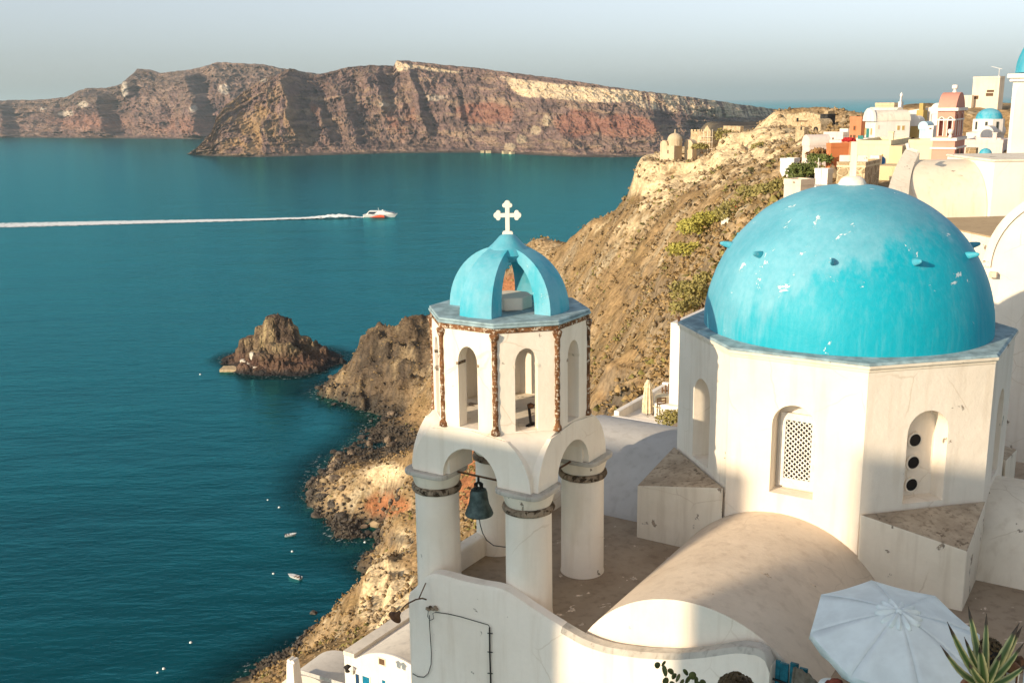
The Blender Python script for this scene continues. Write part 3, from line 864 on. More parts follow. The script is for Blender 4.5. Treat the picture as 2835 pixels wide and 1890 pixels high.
church = empty('church', CH, AZ, 'whitewashed church with a huge faded blue dome on an octagonal drum', 'church')
AP, CR = 2.68, 2.68 / math.cos(math.pi / 8)
HS = 2.68 * math.tan(math.pi / 8)
ZD = 3.52
for a in range(0, 360, 45):
    w = MB()
    m = face_mtx(a, AP)
    op = (0.0, 0.36, 1.31, 2.48, 0.36)
    dep = 0.34
    wall_face(w, m, -HS, HS, -2.0, ZD, op, dep, True, n=14)
    o = w.build('drum_wall', M_white, church, smooth=30.0)
    if a == 180:
        fr = MB()
        y0 = -dep + 0.03
        def fbx(s0, s1, z0, z1, d0=-dep + 0.02, d1=-dep + 0.07): fr.box(s0, s1, d0, d1, z0, z1, m)
        fbx(-0.30, -0.22, 1.36, 2.62); fbx(0.22, 0.30, 1.36, 2.62); fbx(-0.219, 0.219, 2.50, 2.62); fbx(-0.219, 0.219, 1.36, 1.50)
        win = fr.build('window_frame', M_paintwood, church)
        bk = MB().box(-0.21, 0.21, -dep + 0.008, -dep + 0.016, 1.48, 2.52, m)
        bk.build('window_pane', M_black, win)
        la = MB()
        sp = 0.086
        for sgn in (1, -1):
            k = -20
            while k < 40:
                # line z = sgn*s + k*sp, clipped to the opening
                pts = []
                for s_ in np.linspace(-0.22, 0.22, 90):
                    z_ = 1.5 + k * sp + sgn * s_
                    if 1.495 <= z_ <= 2.505: pts.append((s_, z_))
                if len(pts) > 2:
                    (sa, za), (sb, zb_) = pts[0], pts[-1]
                    L = math.hypot(sb - sa, zb_ - za)
                    ang = math.atan2(zb_ - za, sb - sa)
                    dd = -dep + (0.040 if sgn > 0 else 0.052)
                    mm = m @ Matrix.Translation((sa, dd, za)) @ Matrix.Rotation(-ang, 4, 'Y')
                    la.box(0, L, -0.006, 0.006, -0.0095, 0.0095, mm)
                k += 1
        la.build('lattice', M_paintwood, win)
    if a == 225:
        for z_ in (1.55, 1.93, 2.31):
            rw = MB().lathe([(0.135, 0.0), (0.135, 0.03), (0.105, 0.03), (0.105, 0.008), (0.0, 0.008)], 20, m @ Matrix.Translation((0.0, -dep + 0.002, z_ - 0.06)) @ Matrix.Rotation(-math.pi / 2, 4, 'X'))
            r_ = rw.build('round_window', M_white, church, smooth=True)
            MB().lathe([(0.104, 0.0), (0.104, 0.006), (0.0, 0.006)], 20, m @ Matrix.Translation((0.0, -dep + 0.011, z_ - 0.06)) @ Matrix.Rotation(-math.pi / 2, 4, 'X')).build('opening', M_black, r_)
cor = MB()
cor.prism(octa(CR + 0.012), ZD, ZD + 0.06); cor.prism(octa(CR + 0.05), ZD + 0.06, ZD + 0.11)
cor.build('cornice', M_white2, church, bevel=0.012)
MB().prism(octa(CR + 0.045), ZD + 0.112, ZD + 0.15, taper=0.985).build('dome_ledge', M_ledge, church, bevel=0.01)
# the dome: slightly uneven hand-trowelled shell
dm = MB()
prof = []
RD = 2.47
for i in range(45):
    a = math.pi / 2 * i / 44
    prof.append((RD * math.cos(a) ** 0.97, 2.50 * math.sin(a)))
dm.lathe([(RD, -0.15)] + prof[:-1] + [(0.0, 2.50)], 96)
dome = dm.build('dome', M_dome, church, smooth=60.0, loc=(0, 0, ZD + 0.15))
rng = np.random.RandomState(4)
for vtx in dome.data.vertices:
    p = vtx.co
    if p.z > 0.02:
        d = 0.018 * (float(fbm(np.array([p.x * 0.9 + p.z]), np.array([p.y * 0.9 - p.z]), 3, 301)[0]) - 0.5) * 2
        p *= 1 + d / 2.6
for k in range(10):
    a = R(36 * k + 8)
    sp = MB()
    sp.lathe([(0.0, -0.10), (0.066, -0.06), (0.06, 0.06), (0.042, 0.15), (0.025, 0.195), (0.0, 0.21)], 10, Matrix.Scale(0.62, 4, (0, 1, 0)))
    o = sp.build('step_peg', M_blue, dome, smooth=60.0)
    el = math.asin(1.42 / 2.50)
    o.location = (RD * math.cos(el) * math.cos(a), RD * math.cos(el) * math.sin(a), 1.42)
    o.rotation_euler = (0, R(78), a)
# cross on the dome
cb = MB().lathe([(0.25, -0.05), (0.235, 0.03), (0.19, 0.11), (0.12, 0.15), (0.0, 0.16)], 20)
crs = cb.build('cross', M_white, church, smooth=True, loc=(0, 0, ZD + 2.63))
cr = MB()
ca = Matrix.Rotation(R(-72) , 4, 'Z')
cr.box(-0.055, 0.055, -0.05, 0.05, 0.14, 0.74, ca); cr.box(-0.235, -0.0555, -0.045, 0.045, 0.40, 0.51, ca); cr.box(0.0555, 0.235, -0.045, 0.045, 0.40, 0.51, ca)
cr.build('cross_arms', M_white2, crs, bevel=0.008)
# corner blocks of the square base
for k in range(4):
    a = R(90 * k)
    rot = Matrix.Rotation(a, 4, 'Z')
    q = 2.73
    e = 1.13
    v = [(-q, -q, -2), (-q, -e, -2), (-e, -q, -2), (-q, -q, 0.98), (-q, -e, 1.24), (-e, -q, 1.24)]
    b = MB()
    b.mi = 0
    b.add(v, [(0, 2, 5, 3), (0, 3, 4, 1), (1, 4, 5, 2)], rot)
    b.mi = 1
    b.add([v[3], v[5], v[4]], [(0, 1, 2)], rot)
    b.build('corner_block', [M_white2, M_blocktop], church, bevel=0.02)
# barrel vaults on the arms of the cross plan
def vault_part(name, prof, x0, x1, axis, mat, capmat, seg=10, wob=0.02):
    b = MB()
    b.mi = 0
    barrel(b, prof, x0, x1, -2.0, seg, axis, False)
    n = len(prof) + 2
    P = [(prof[0][0], -2.0)] + prof + [(prof[-1][0], -2.0)]
    b.mi = 1
    for x in (x0, x1):
        b.add([(x, y, z) if axis == 'x' else (y, x, z) for y, z in P], [tuple(range(n))])
    return b.build(name, [mat, capmat], church, smooth=50.0)
vault_part('nave_vault', vault_profile(0.14, 1.71, -0.02, 0.97, 28), -2.66, -6.37, 'x', M_roof, M_white)
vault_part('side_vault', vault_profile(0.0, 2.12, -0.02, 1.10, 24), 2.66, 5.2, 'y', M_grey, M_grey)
vault_part('side_vault', vault_profile(0.05, 1.58, -0.4, 1.22, 24), -2.66, -9.0, 'y', M_white2, M_white2)
vault_part('apse_vault', vault_profile(0.0, 1.9, -0.02, 1.1, 24), 2.66, 5.0, 'x', M_roof, M_white)
MB().box(-6.42, 5.0, -9.0, 4.86, -3.0, 0.0).build('terrace_roof', M_floor, church)
# low parapet along the seaward edge of the terrace roof
lp = MB()
lp.box(-6.0, -2.1, 4.62, 4.88, -2.0, 0.36)
lp.build('low_parapet', M_white, church, bevel=0.05)

# ---------------------------------------------------------------- bell tower
TW = chl(-5.26, 3.77, 0.0)
tower = empty('bell_tower', TW, AZ, 'white bell tower on four round columns with open blue dome and cross', 'bell tower')
A2 = 0.85
for sx_, sy_ in ((-1, -1), (-1, 1), (1, -1), (1, 1)):
    x0_, y0_ = A2 * sx_, A2 * sy_
    c_ = MB()
    c_.lathe([(0.372, -2.0), (0.365, 0.0), (0.355, 0.06), (0.352, 0.8), (0.348, 1.66)], 36, None, cx=A2 * sx_, cy=A2 * sy_)
    col = c_.build('column', M_white, tower, smooth=True)
    rg = MB()
    rg.lathe([(0.345, 1.665), (0.385, 1.68), (0.40, 1.72), (0.385, 1.765), (0.35, 1.78)], 36, None, cx=A2 * sx_, cy=A2 * sy_)
    ro_ = rg.build('column_ring', M_stain, col, smooth=True)
    for q in ro_.data.vertices:
        d_ = float(fbm(np.array([q.co.x * 9]), np.array([q.co.y * 9 + q.co.z * 20]), 3, 371)[0]) - .5
        q.co.x = x0_ + (q.co.x - x0_) * (1 + .06 * d_); q.co.y = y0_ + (q.co.y - y0_) * (1 + .06 * d_); q.co.z += .03 * d_
    cp_ = MB()
    cp_.lathe([(0.345, 1.782), (0.365, 1.83), (0.40, 1.97)], 36, None, cx=A2 * sx_, cy=A2 * sy_)
    cp_.build('capital', M_white2, col, smooth=True)
    ab = MB()
    x0, y0 = A2 * sx_, A2 * sy_
    h = 0.415
    pl_ = [(x0 + h * math.copysign(abs(math.cos(t)) ** 0.45, math.cos(t)), y0 + h * math.copysign(abs(math.sin(t)) ** 0.45, math.sin(t))) for t in [2 * math.pi * k / 32 for k in range(32)]]
    ab.prism(pl_, 1.972, 2.05)
    ab.build('abacus', M_coping, col, bevel=0.02)
# arched stage
ZS, ZA, ZB = 2.052, 2.56, 2.86       # spring, crown, foot of the octagon
def flank(z):
    t_ = min(1, max(0, (z - ZS) / (ZB - ZS)))
    return 0.478 + 0.60 * (1 - t_ ** 1.9) ** 0.62
NA = 14
for a in (0, 90, 180, 270):
    m = face_mtx(a, 0.0)
    w = MB()
    arch = arch_pts(0, 0.50, ZS, ZA - ZS, NA)
    outl = [(-flank(ZS + (ZB - ZS) * i / 10), ZS + (ZB - ZS) * i / 10) for i in range(11)]
    outr = [(-x, z) for x, z in outl[::-1]]
    do, di = 1.156, 0.62
    # front and back faces: strips between the arch and the outline
    def strip(d):
        L = [(p[0], p[1]) for p in outl]
        for i in range(NA):
            (x0, z0), (x1, z1) = arch[i], arch[i + 1]
            t0 = i / NA; t1 = (i + 1) / NA
            full = outl + outr
            def samp(t_):
                f_ = t_ * (len(full) - 1); k = min(int(f_), len(full) - 2); g_ = f_ - k
                return (full[k][0] * (1 - g_) + full[k + 1][0] * g_, full[k][1] * (1 - g_) + full[k + 1][1] * g_)
            a0, a1 = samp(t0), samp(t1)
            w.add([(x0, d, z0), (x1, d, z1), (a1[0], d, a1[1]), (a0[0], d, a0[1])], [(0, 1, 2, 3)], m)
        return [samp(i / NA) for i in range(NA + 1)]
    ol = strip(do); strip(di)
    for i in range(NA):
        (x0, z0), (x1, z1) = arch[i], arch[i + 1]
        w.add([(x0, do, z0), (x1, do, z1), (x1, di, z1), (x0, di, z0)], [(0, 1, 2, 3)], m)
        (x0, z0), (x1, z1) = ol[i], ol[i + 1]
        w.add([(x0, do, z0), (x1, do, z1), (x1, di, z1), (x0, di, z0)], [(0, 1, 2, 3)], m)
    for x0, x1 in ((arch[0][0], ol[0][0]), (arch[-1][0], ol[-1][0])):
        w.add([(x0, do, ZS), (x1, do, ZS), (x1, di, ZS), (x0, di, ZS)], [(0, 1, 2, 3)], m)
    w.build('arch', M_white, tower, smooth=25.0)
for k in range(4):
    rot = Matrix.Rotation(R(90 * k), 4, 'Z')
    v, f = [], []
    NL = 12
    for i in range(NL + 1):
        z = ZS + (ZB - ZS) * i / NL
        y = max(0.47, flank(z) - 0.03)
        o_ = 1.145 if i > NL - 1 else 1.08
        o_ = 1.06 + 0.085 * (i / NL) ** 3
        v += [(-o_, -0.44, z), (-o_, -y, z), (-y, -o_, z), (-0.44, -o_, z), (-0.44, -0.44, z)]
    for i in range(NL):
        for j in range(5):
            f.append((i * 5 + j, i * 5 + (j + 1) % 5, (i + 1) * 5 + (j + 1) % 5, (i + 1) * 5 + j))
    f += [(0, 1, 2, 3, 4)[::-1], tuple(NL * 5 + j for j in range(5))]
    MB().add(v, f, rot).build('spandrel', M_white, tower, smooth=35.0)
RO = 1.24
APT = RO * math.cos(math.pi / 8); HT = RO * math.sin(math.pi / 8)
MB().prism(octa(RO - 0.012), ZA + 0.005, ZB + 0.02).build('belfry_floor', M_white2, tower)
ZT = 4.38
for a in range(0, 360, 45):
    w = MB()
    m = face_mtx(a, APT)
    op = (0, 0.172, ZB + 0.025, ZB + 1.03, 0.25)
    wall_face(w, m, -HT, HT, ZB, ZT, op, 0.20)
    inner = APT - 0.20
    hi = inner * math.tan(math.pi / 8)
    wall_face(w, m, -hi, hi, ZB, ZT, op, 0.0, d=-0.20)
    wl_ = w.build('belfry_wall', M_white, tower, smooth=30.0)
    # little imposts where the arch head springs
    for sg in (-1, 1):
        im = MB()
        im.box(min(sg * 0.165, sg * 0.205), max(sg * 0.165, sg * 0.205), -0.19, 0.006, ZB + 0.985, ZB + 1.028, m)
        im.build('impost', M_stain if a in (180, 135) else M_white2, wl_)
for k in range(8):
    a = R(22.5 + 45 * k)
    px_, py_ = (RO - 0.012) * math.cos(a), (RO - 0.012) * math.sin(a)
    p_ = MB()
    pr = [(0.045, ZB - 0.02), (0.072, ZB + 0.0), (0.068, ZB + 0.05), (0.048, ZB + 0.08)]
    z = ZB + 0.09
    while z < ZT - 0.2:
        pr += [(0.043 + 0.005 * math.sin(z * 31 + k), z), ]
        z += 0.07
    pr += [(0.045, ZT - 0.13), (0.064, ZT - 0.09), (0.078, ZT - 0.02), (0.05, ZT)]
    p_.lathe(pr, 10, None, cx=px_, cy=py_)
    p_.build('corner_colonnette', M_rust, tower, smooth=True)
fz = MB(); fz.prism(octa(RO + 0.022), ZT, ZT + 0.075)
fz.build('frieze', M_rust, tower, bevel=0.01)
sl = MB(); sl.prism(octa(RO + 0.045), ZT + 0.077, ZT + 0.118); sl.prism(octa(RO + 0.03), ZT + 0.118, ZT + 0.155)
sl.build('dome_slab', M_ledge, tower, bevel=0.015)
# open dome of four ribs
ZR = ZT + 0.155
def rib(a0, ro=0.96, ri=0.70, hwid=0.285):
    """a broad rib with parallel sides, carried over to the crown"""
    v, f = [], []
    N, Mx = 14, 6
    rot = Matrix.Rotation(R(a0), 4, 'Z')
    for i in range(N + 1):
        e = math.pi / 2 * i / N * 0.86
        for rr, hh in ((ro, 0.97), (ri, 0.82)):
            for j in range(Mx + 1):
                w_ = hwid * (1 - 0.45 * (i / N) ** 1.5)
                y = -w_ + 2 * w_ * j / Mx
                # round in plan too
                x = math.sqrt(max(0.0, rr * rr - y * y)) * math.cos(e)
                z = hh * math.sin(e) * (1 - 0.10 * (y / rr) ** 2)
                v.append((x, y, z))
    n = Mx + 1
    row = 2 * n
    for i in range(N):
        for j in range(Mx):
            f.append((i * row + j, i * row + j + 1, (i + 1) * row + j + 1, (i + 1) * row + j))
            f.append((i * row + n + j, (i + 1) * row + n + j, (i + 1) * row + n + j + 1, i * row + n + j + 1))
        for j in (0, Mx):
            f.append((i * row + j, (i + 1) * row + j, (i + 1) * row + n + j, i * row + n + j))
    f.append(tuple(range(n)) + tuple(range(2 * n - 1, n - 1, -1)))
    b = N * row
    f.append(tuple(b + j for j in range(n)) + tuple(b + j for j in range(2 * n - 1, n - 1, -1)))
    return MB().add(v, f, rot @ Matrix.Identity(4))
for a in (0, 90, 180, 270):
    rb = rib(a)
    o = rb.build('dome_rib', M_blue, tower, smooth=35.0, loc=(0, 0, ZR))
cap = MB().lathe([(0.0, 0.70), (0.28, 0.74), (0.36, 0.84), (0.31, 0.92), (0.235, 0.985), (0.175, 1.05), (0.12, 1.11), (0.07, 1.135), (0.0, 1.14)], 28)
cap.build('dome_cap', M_blue, tower, smooth=50.0, loc=(0, 0, ZR))
MB().prism(octa(0.37), 0.002, 0.20).build('crown_drum', M_white, tower, loc=(0, 0, ZR), bevel=0.02)
# budded cross
bc = MB()
def bud(cx, cz, r, d=0.032):
    n = 14
    v = [(cx + r * math.cos(2 * math.pi * k / n), y, cz + r * math.sin(2 * math.pi * k / n)) for y in (-d, d) for k in range(n)]
    f = [tuple(range(n)), tuple(range(n, 2 * n))[::-1]] + [(k, (k + 1) % n, n + (k + 1) % n, n + k) for k in range(n)]
    bc.add(v, f)
bc.box(-0.032, 0.032, -0.034, 0.034, 0.0, 0.47)
bc.box(-0.15, -0.0325, -0.034, 0.034, 0.265, 0.325); bc.box(0.0325, 0.15, -0.034, 0.034, 0.265, 0.325)
bud(0, 0.475, 0.045, 0.036)
for sg in (-1, 1):
    bud(sg * 0.042, 0.445, 0.034, 0.033)
    bud(sg * 0.165, 0.295, 0.045, 0.036); bud(sg * 0.14, 0.337, 0.034, 0.033); bud(sg * 0.14, 0.253, 0.034, 0.033)
    bud(sg * 0.045, 0.02, 0.036, 0.035)
cx_ = bc.build('cross', M_white, tower, loc=(0, 0, ZR + 1.125), rz=R(-60), bevel=0.004)
# iron tie rods between the columns
for (xa, ya, xb, yb, z) in ((-A2, -A2, -A2, A2, 2.02), (-A2, -A2, A2, -A2, 2.02), (A2, A2, -A2, A2, 2.10), (A2, A2, A2, -A2, 2.02)):
    MB().tube([(xa, ya, z), (xb, yb, z + 0.01)], 0.016, 6).build('tie_rod', M_rustiron, tower)
# bell
bell = empty('bronze_bell', tower.matrix_basis @ Vector((-A2, 0.05, 1.40)), AZ, 'dark green bronze bell hanging under the tower arch', 'bell')
def bz(mb, nm, mat, sm=True): return mb.build(nm, mat, bell, smooth=sm)
bz(MB().lathe([(0.215, 0.0), (0.222, 0.02), (0.205, 0.07), (0.165, 0.16), (0.142, 0.27), (0.135, 0.36), (0.118, 0.41), (0.05, 0.435), (0.0, 0.437)], 32)
   .lathe([(0.0, 0.42), (0.13, 0.35), (0.15, 0.16), (0.20, 0.005), (0.214, 0.0)], 32), 'bell_body', M_bronze, 35.0)
yk = MB()
for k in range(3):
    a = R(60 * k)
    yk.tube([(0.055 * math.cos(a), 0.055 * math.sin(a), 0.43), (0.06 * math.cos(a), 0.06 * math.sin(a), 0.50), (0, 0, 0.535), (-0.06 * math.cos(a), -0.06 * math.sin(a), 0.50), (-0.055 * math.cos(a), -0.055 * math.sin(a), 0.43)], 0.016, 6)
yk.tube([(0, 0, 0.52), (0, 0, 0.62)], 0.02, 6)
bz(yk, 'hanger', M_iron, False)
bz(MB().tube([(0, 0, 0.25), (0.01, 0, -0.02), (0.0, 0.0, -0.04)], 0.012, 6).lathe([(0, -0.07), (0.028, -0.05), (0.028, -0.02), (0, -0.01)], 10), 'clapper', M_iron)
bz(MB().tube([(0, 0, -0.06), (0, -0.015, -0.16), (0.0, -0.06, -0.3), (0.0, -0.13, -0.40), (0, -0.26, -0.46), (0, -0.45, -0.44), (0.0, -0.56, -0.42)], 0.008, 5), 'rope', M_iron)
# small striker gear seen through the belfry opening
sg_ = empty('bell_striker', tower.matrix_basis @ Vector((-0.55, -0.72, ZB + 0.02)), AZ, 'small rusty bell striker gear standing inside the belfry opening', 'bell striker')
MB().box(-0.10, 0.10, -0.03, 0.03, 0, 0.03).tube([(0, 0, 0.02), (0.0, 0.03, 0.28)], 0.022, 7).build('stand', M_iron, sg_)
MB().tube([(0.0, 0.03, 0.27), (0.12, -0.02, 0.31), (0.3, -0.12, 0.30)], 0.012, 6).lathe([(0, 0.27), (0.05, 0.28), (0.055, 0.33), (0, 0.36)], 10, None).build('hammer', M_rustiron, sg_)

# ---------------------------------------------------------------- wall in front of the bell tower
WX0, WX1 = -6.60, -6.40
top = [(4.82, -0.05), (4.76, 0.10), (4.62, 0.24), (4.42, 0.46), (4.1, 0.49), (3.8, 0.48), (3.4, 0.50), (3.1, 0.54), (2.9, 0.50), (2.66, 0.38), (2.4, 0.30), (2.18, 0.23), (1.9, 0.14), (1.67, 0.08), (1.45, 0.06), (1.25, 0.07),
       (0.9, 0.13), (0.57, 0.20), (0.2, 0.30), (-0.2, 0.46), (-0.45, 0.58), (-0.65, 0.66), (-0.85, 0.69), (-0.95, 0.675), (-1.02, 0.62), (-1.05, 0.5)]
# resample smoothly
ty = np.array([t_[0] for t_ in top])[::-1]; tz = np.array([t_[1] for t_ in top])[::-1]
wy = np.linspace(-1.05, 4.82, 90); wz = np.interp(wy, ty, tz)
k_ = np.ones(5) / 5
wz2 = np.convolve(np.pad(wz, 2, 'edge'), k_, 'valid'); wz2[:4] = wz[:4]
wz2 = wz2 + 0.02 * (fbm(wy * 2.2, wy * 0, 3, 311) - .5)
pw = empty('parapet_wall', chl(-6.5, 2, 0), AZ, 'white plastered wall with wavy worn top below the bell tower', 'wall')
v, f, fm = [], [], []
sec = [(-0.21, None), (-0.175, 0.0), (-0.13, 0.035), (0.03, 0.04), (0.09, 0.0), (0.10, None)]
for y, z in zip(wy, wz2):
    bul = 0.03 * math.sin(y * 1.3)
    for d_, dz in sec:
        v.append((d_ + (bul if d_ < -0.1 else 0) * 0.5, y - 2, -4.5 if dz is None else z + dz * 0.9 - (0.045 if dz == 0 else 0)))
n = len(sec)
wb = MB(); wb.mi = 0
for i in range(len(wy) - 1):
    for j in range(n - 1):
        wb.mi = 1 if (1 <= j <= 3 and wy[i] < 2.0) else 0
        wb.add([v[i * n + j], v[i * n + j + 1], v[(i + 1) * n + j + 1], v[(i + 1) * n + j]], [(0, 1, 2, 3)])
wb.mi = 0
wb.add(v[:n], [tuple(range(n))]); wb.add(v[-n:], [tuple(range(n))])
wb.build('wall', [M_white, M_coping], pw, smooth=45.0)
ep = MB(); ep.box(0.11, 2.2, 2.6, 2.86, -4.5, -0.02)
ep.build('wall_return', M_white, pw, bevel=0.04)
# ---------------------------------------------------------------- village
def paint(name, col, var=0.18):
    return plaster(name, col, tuple(x * 0.55 for x in col), 0.3 + var, 0.03, scale=0.5)
P_white = paint('village_white', (0.84, 0.78, 0.70)); P_cream = paint('village_cream', (0.76, 0.64, 0.49)); P_yellow = paint('village_yellow', (0.72, 0.56, 0.33))
P_pale = paint('village_pale_yellow', (0.78, 0.66, 0.42)); P_orange = paint('village_orange', (0.62, 0.21, 0.085)); P_terra = paint('village_terracotta', (0.60, 0.24, 0.12))
P_pink = paint('village_pink', (0.66, 0.315, 0.235)); P_ochre = paint('village_ochre', (0.52, 0.36, 0.13)); P_sky = paint('village_light_blue', (0.45, 0.62, 0.70))
P_rose = paint('village_rose_white', (0.76, 0.64, 0.56)); P_beige = paint('village_beige', (0.62, 0.48, 0.30)); P_roofw = paint('village_roof', (0.78, 0.70, 0.58), 0.4)
P_dome = blue_mat('village_blue_dome', 0.2)
P_glass = simple('village_window', (0.05, 0.06, 0.055), 0.25, 0.2)
P_green = simple('teal_door', (0.05, 0.22, 0.2), 0.6, 0.3); P_bluedoor = simple('blue_door', (0.01, 0.16, 0.48), 0.5, 0.2); P_brown = simple('brown_wood', (0.13, 0.07, 0.035), 0.7, 0.3)
P_red = simple('red_flowers', (0.45, 0.02, 0.02), 0.7, 0.4)
def stone_mat(name, a, b, sc=1.0):
    t = NT(name)
    g = t.coord('World')
    vo = t.n('ShaderNodeTexVoronoi', feature='F1'); t.l(g, vo.inputs['Vector']); vo.inputs['Scale'].default_value = 2.2 * sc
    ve = t.n('ShaderNodeTexVoronoi', feature='DISTANCE_TO_EDGE'); t.l(g, ve.inputs['Vector']); ve.inputs['Scale'].default_value = 2.2 * sc
    c = t.mix(t.ramp(t.sep(vo.outputs['Color'])[0], 0.1, 0.9), a, b)
    e = t.ramp(ve.outputs[0], 0.02, 0.10)
    c = t.mix(e, tuple(x * 1.25 for x in b), c)
    n = t.noise(g, 9 * sc, 4)
    c = t.mix(t.ramp(n, 0.3, 0.7, 0, 0.35), c, tuple(x * 0.5 for x in a))
    return t.done(c, 0.95, t.bump(t.math('ADD', e, n), 0.8, 0.08), spec=0.1)
P_stone = stone_mat('rubble_stone', (0.30, 0.21, 0.12), (0.50, 0.38, 0.23)); P_basalt = stone_mat('dark_basalt', (0.02, 0.02, 0.022), (0.06, 0.057, 0.055))
P_stone2 = stone_mat('pale_rubble', (0.42, 0.31, 0.18), (0.62, 0.48, 0.30), 0.8)

def dirs(az):
    return Vector((math.cos(az), math.sin(az), 0)), Vector((-math.sin(az), math.cos(az), 0))
def span(P, d, dx):
    """how far along d from P until direction dx is reached"""
    lo, hi = 0.0, 60.0
    s0 = seen(P.x, P.y, P.z)[0]
    for _ in range(50):
        mid = (lo + hi) / 2
        q = P + d * mid
        if (seen(q.x, q.y, q.z)[0] - dx) * (s0 - dx) > 0: lo = mid
        else: hi = mid
    return lo
class House:
    def __init__(s, name, label, cat, xl, xc, xr, yt, yb, Y, az=57.6, base=6.0, mat=None, W=None, L=None, group=None, walls=True, roof=None, wname='wall', ytl=None):
        s.az = R(az)
        s.u, s.v = dirs(s.az)
        s.P = at(xc, yb, Y)
        s.H = at(xc, yt, Y).z - s.P.z
        s.L = L if L else span(s.P, s.v, xl)
        s.W = W if W else span(s.P, s.u, xr)
        if ytl is not None:
            s.H = at(xl, ytl, (s.P + s.v * s.L).y).z - s.P.z
        s.o = empty(name, s.P, s.az, label, cat, group)
        s.base = base
        s.mat = mat
        if walls:
            s.part(wname, MB().box(0, s.W, 0, s.L, -base, s.H), mat)
        if roof is not None:
            t_ = 0.12
            m_ = MB()
            m_.box(-0.03, s.W + .03, -0.03, s.L + .03, s.H + 0.002, s.H + t_)
            rf = s.part('roof', m_, roof)
            z0, z1 = s.H + t_ + .002, s.H + t_ + .22
            for bx_ in ((-.03, .13, -.03, s.L + .03), (s.W - .13, s.W + .03, -.03, s.L + .03), (.132, s.W - .132, -.03, .13), (.132, s.W - .132, s.L - .13, s.L + .03)):
                s.part('parapet', MB().box(*bx_, z0, z1), mat, rf)
            if s.W > 2.5 and s.L > 2.5:
                s.part('chimney', MB().box(s.W * .6, s.W * .6 + .35, s.L * .3, s.L * .3 + .35, z0, z1 + .5).box(s.W * .6 - .05, s.W * .6 + .40, s.L * .3 - .05, s.L * .3 + .40, z1 + .502, z1 + .58), mat, rf)
    def part(s, nm, mb, mat, parent=None, smooth=False, bevel=None):
        return mb.build(nm, mat, parent or s.o, smooth=smooth, bevel=bevel)
    def hit(s, dx, dy, face):
        d = ray(dx, dy)
        a = s.u if face == 'f' else s.v
        k = (s.P - Vector((0, 0, CAMZ))).dot(a) / d.dot(a)
        q = d * k + Vector((0, 0, CAMZ)) - s.P
        return (q.dot(s.v) if face == 'f' else q.dot(s.u)), q.z
    def panel(s, nm, face, x0, x1, y0, y1, mat, fmat=None, arched=False, proud=0.02):
        """a door or window on the front-left ('f') or right ('r') face, given by directions"""
        a, zt = s.hit(x0, y0, face); b, zb = s.hit(x1, y1, face)
        a, b = min(a, b), max(a, b)
        zb, zt = min(zb, zt), max(zb, zt)
        def bx(m, p0, p1, q0, q1, d0, d1):
            if face == 'f': m.box(-d1, -d0, p0, p1, q0, q1)
            else: m.box(p0, p1, -d1, -d0, q0, q1)
        def shape(m, g, d0, d1):
            if not arched: bx(m, a - g, b + g, zb - g, zt + g, d0, d1); return
            hw = (b - a) / 2 + g
            pts = [((a + b) / 2 - hw, zb - g)] + arch_pts((a + b) / 2, hw, zt - (b - a) / 2, hw, 8) + [((a + b) / 2 + hw, zb - g)]
            n = len(pts)
            v = [((-d, p, z) if face == 'f' else (p, -d, z)) for d in (d0, d1) for p, z in pts]
            m.add(v, [tuple(range(n)), tuple(range(n, 2 * n))[::-1]] + [(k, (k + 1) % n, n + (k + 1) % n, n + k) for k in range(n)])
        m = MB(); shape(m, 0, 0.001, proud + 0.012)
        w = s.part(nm, m, mat)
        if fmat:
            m = MB(); shape(m, 0.07, 0.0005, proud)
            s.part('frame', m, fmat, w)
        return w
    def vault(s, axis='x', rise=None, mat=None, z=None, over=0.05, y0=None, y1=None):
        z = s.H if z is None else z
        y0 = 0 if y0 is None else y0
        if axis == 'x':
            y1 = s.L if y1 is None else y1
            pr = vault_profile((y0 + y1) / 2, (y1 - y0) / 2 + over, z + .004, z + rise, 18); m = MB(); barrel(m, pr, -over, s.W + over, z + .003, 1, 'x')
        else:
            y1 = s.W if y1 is None else y1
            pr = vault_profile((y0 + y1) / 2, (y1 - y0) / 2 + over, z + .004, z + rise, 18); m = MB(); barrel(m, pr, -over, s.L + over, z + .003, 1, 'y')
        return s.part('vaulted_roof', m, mat or s.mat, smooth=40.0)
def dome_on(parent, loc, r, h, mat, name='dome', seg=24):
    pr = [(r * math.cos(math.pi / 2 * i / 12), h * math.sin(math.pi / 2 * i / 12)) for i in range(13)]
    pr[-1] = (0.0, h)
    return MB().lathe(pr, seg).build(name, mat, parent, smooth=60.0, loc=loc)

# -- yellow house with the blue door
h = House('house', 'stepped yellow house with arched blue door and outside stairs', 'house', 1964.7, 2042, 0, 333, 384, 84, W=7, mat=P_pale, roof=P_pale)
h.part('side_wing', MB().box(-.35, 3.0, -.98, -0.02, -6, h.H - .05), P_yellow)
h.part('terrace_wall', MB().box(-2.2, -0.02, 0.02, 2.9, -6, 0.15), P_yellow)
h.panel('door', 'f', 2019.5, 2032.5, 360, 380.5, P_bluedoor, P_white, True)
h.panel('fanlight', 'f', 2025, 2028, 354.5, 358, P_ochre)
for k in range(5):
    a, z = h.hit(2010 + k * 1.2, 380 - k * 6, 'f')
    h.part('step', MB().box(-1.0, -0.01, a - 0.4, a - 0.02 + 0.3, z - 1.2, z), P_white)
h = House('stone_house', 'square brown stone house standing behind the dome cross', 'house', 1920, 1984, 2010, 385, 432, 70, mat=P_stone2, W=4.0, roof=P_pale)
h.panel('wall_patch', 'f', 1960, 1980, 387, 428, P_stone2)
h = House('garden_wall', 'long yellow retaining wall under the blue door house', 'wall', 2010, 2066, 0, 382, 436, 77, mat=P_yellow, W=3.0, base=3)

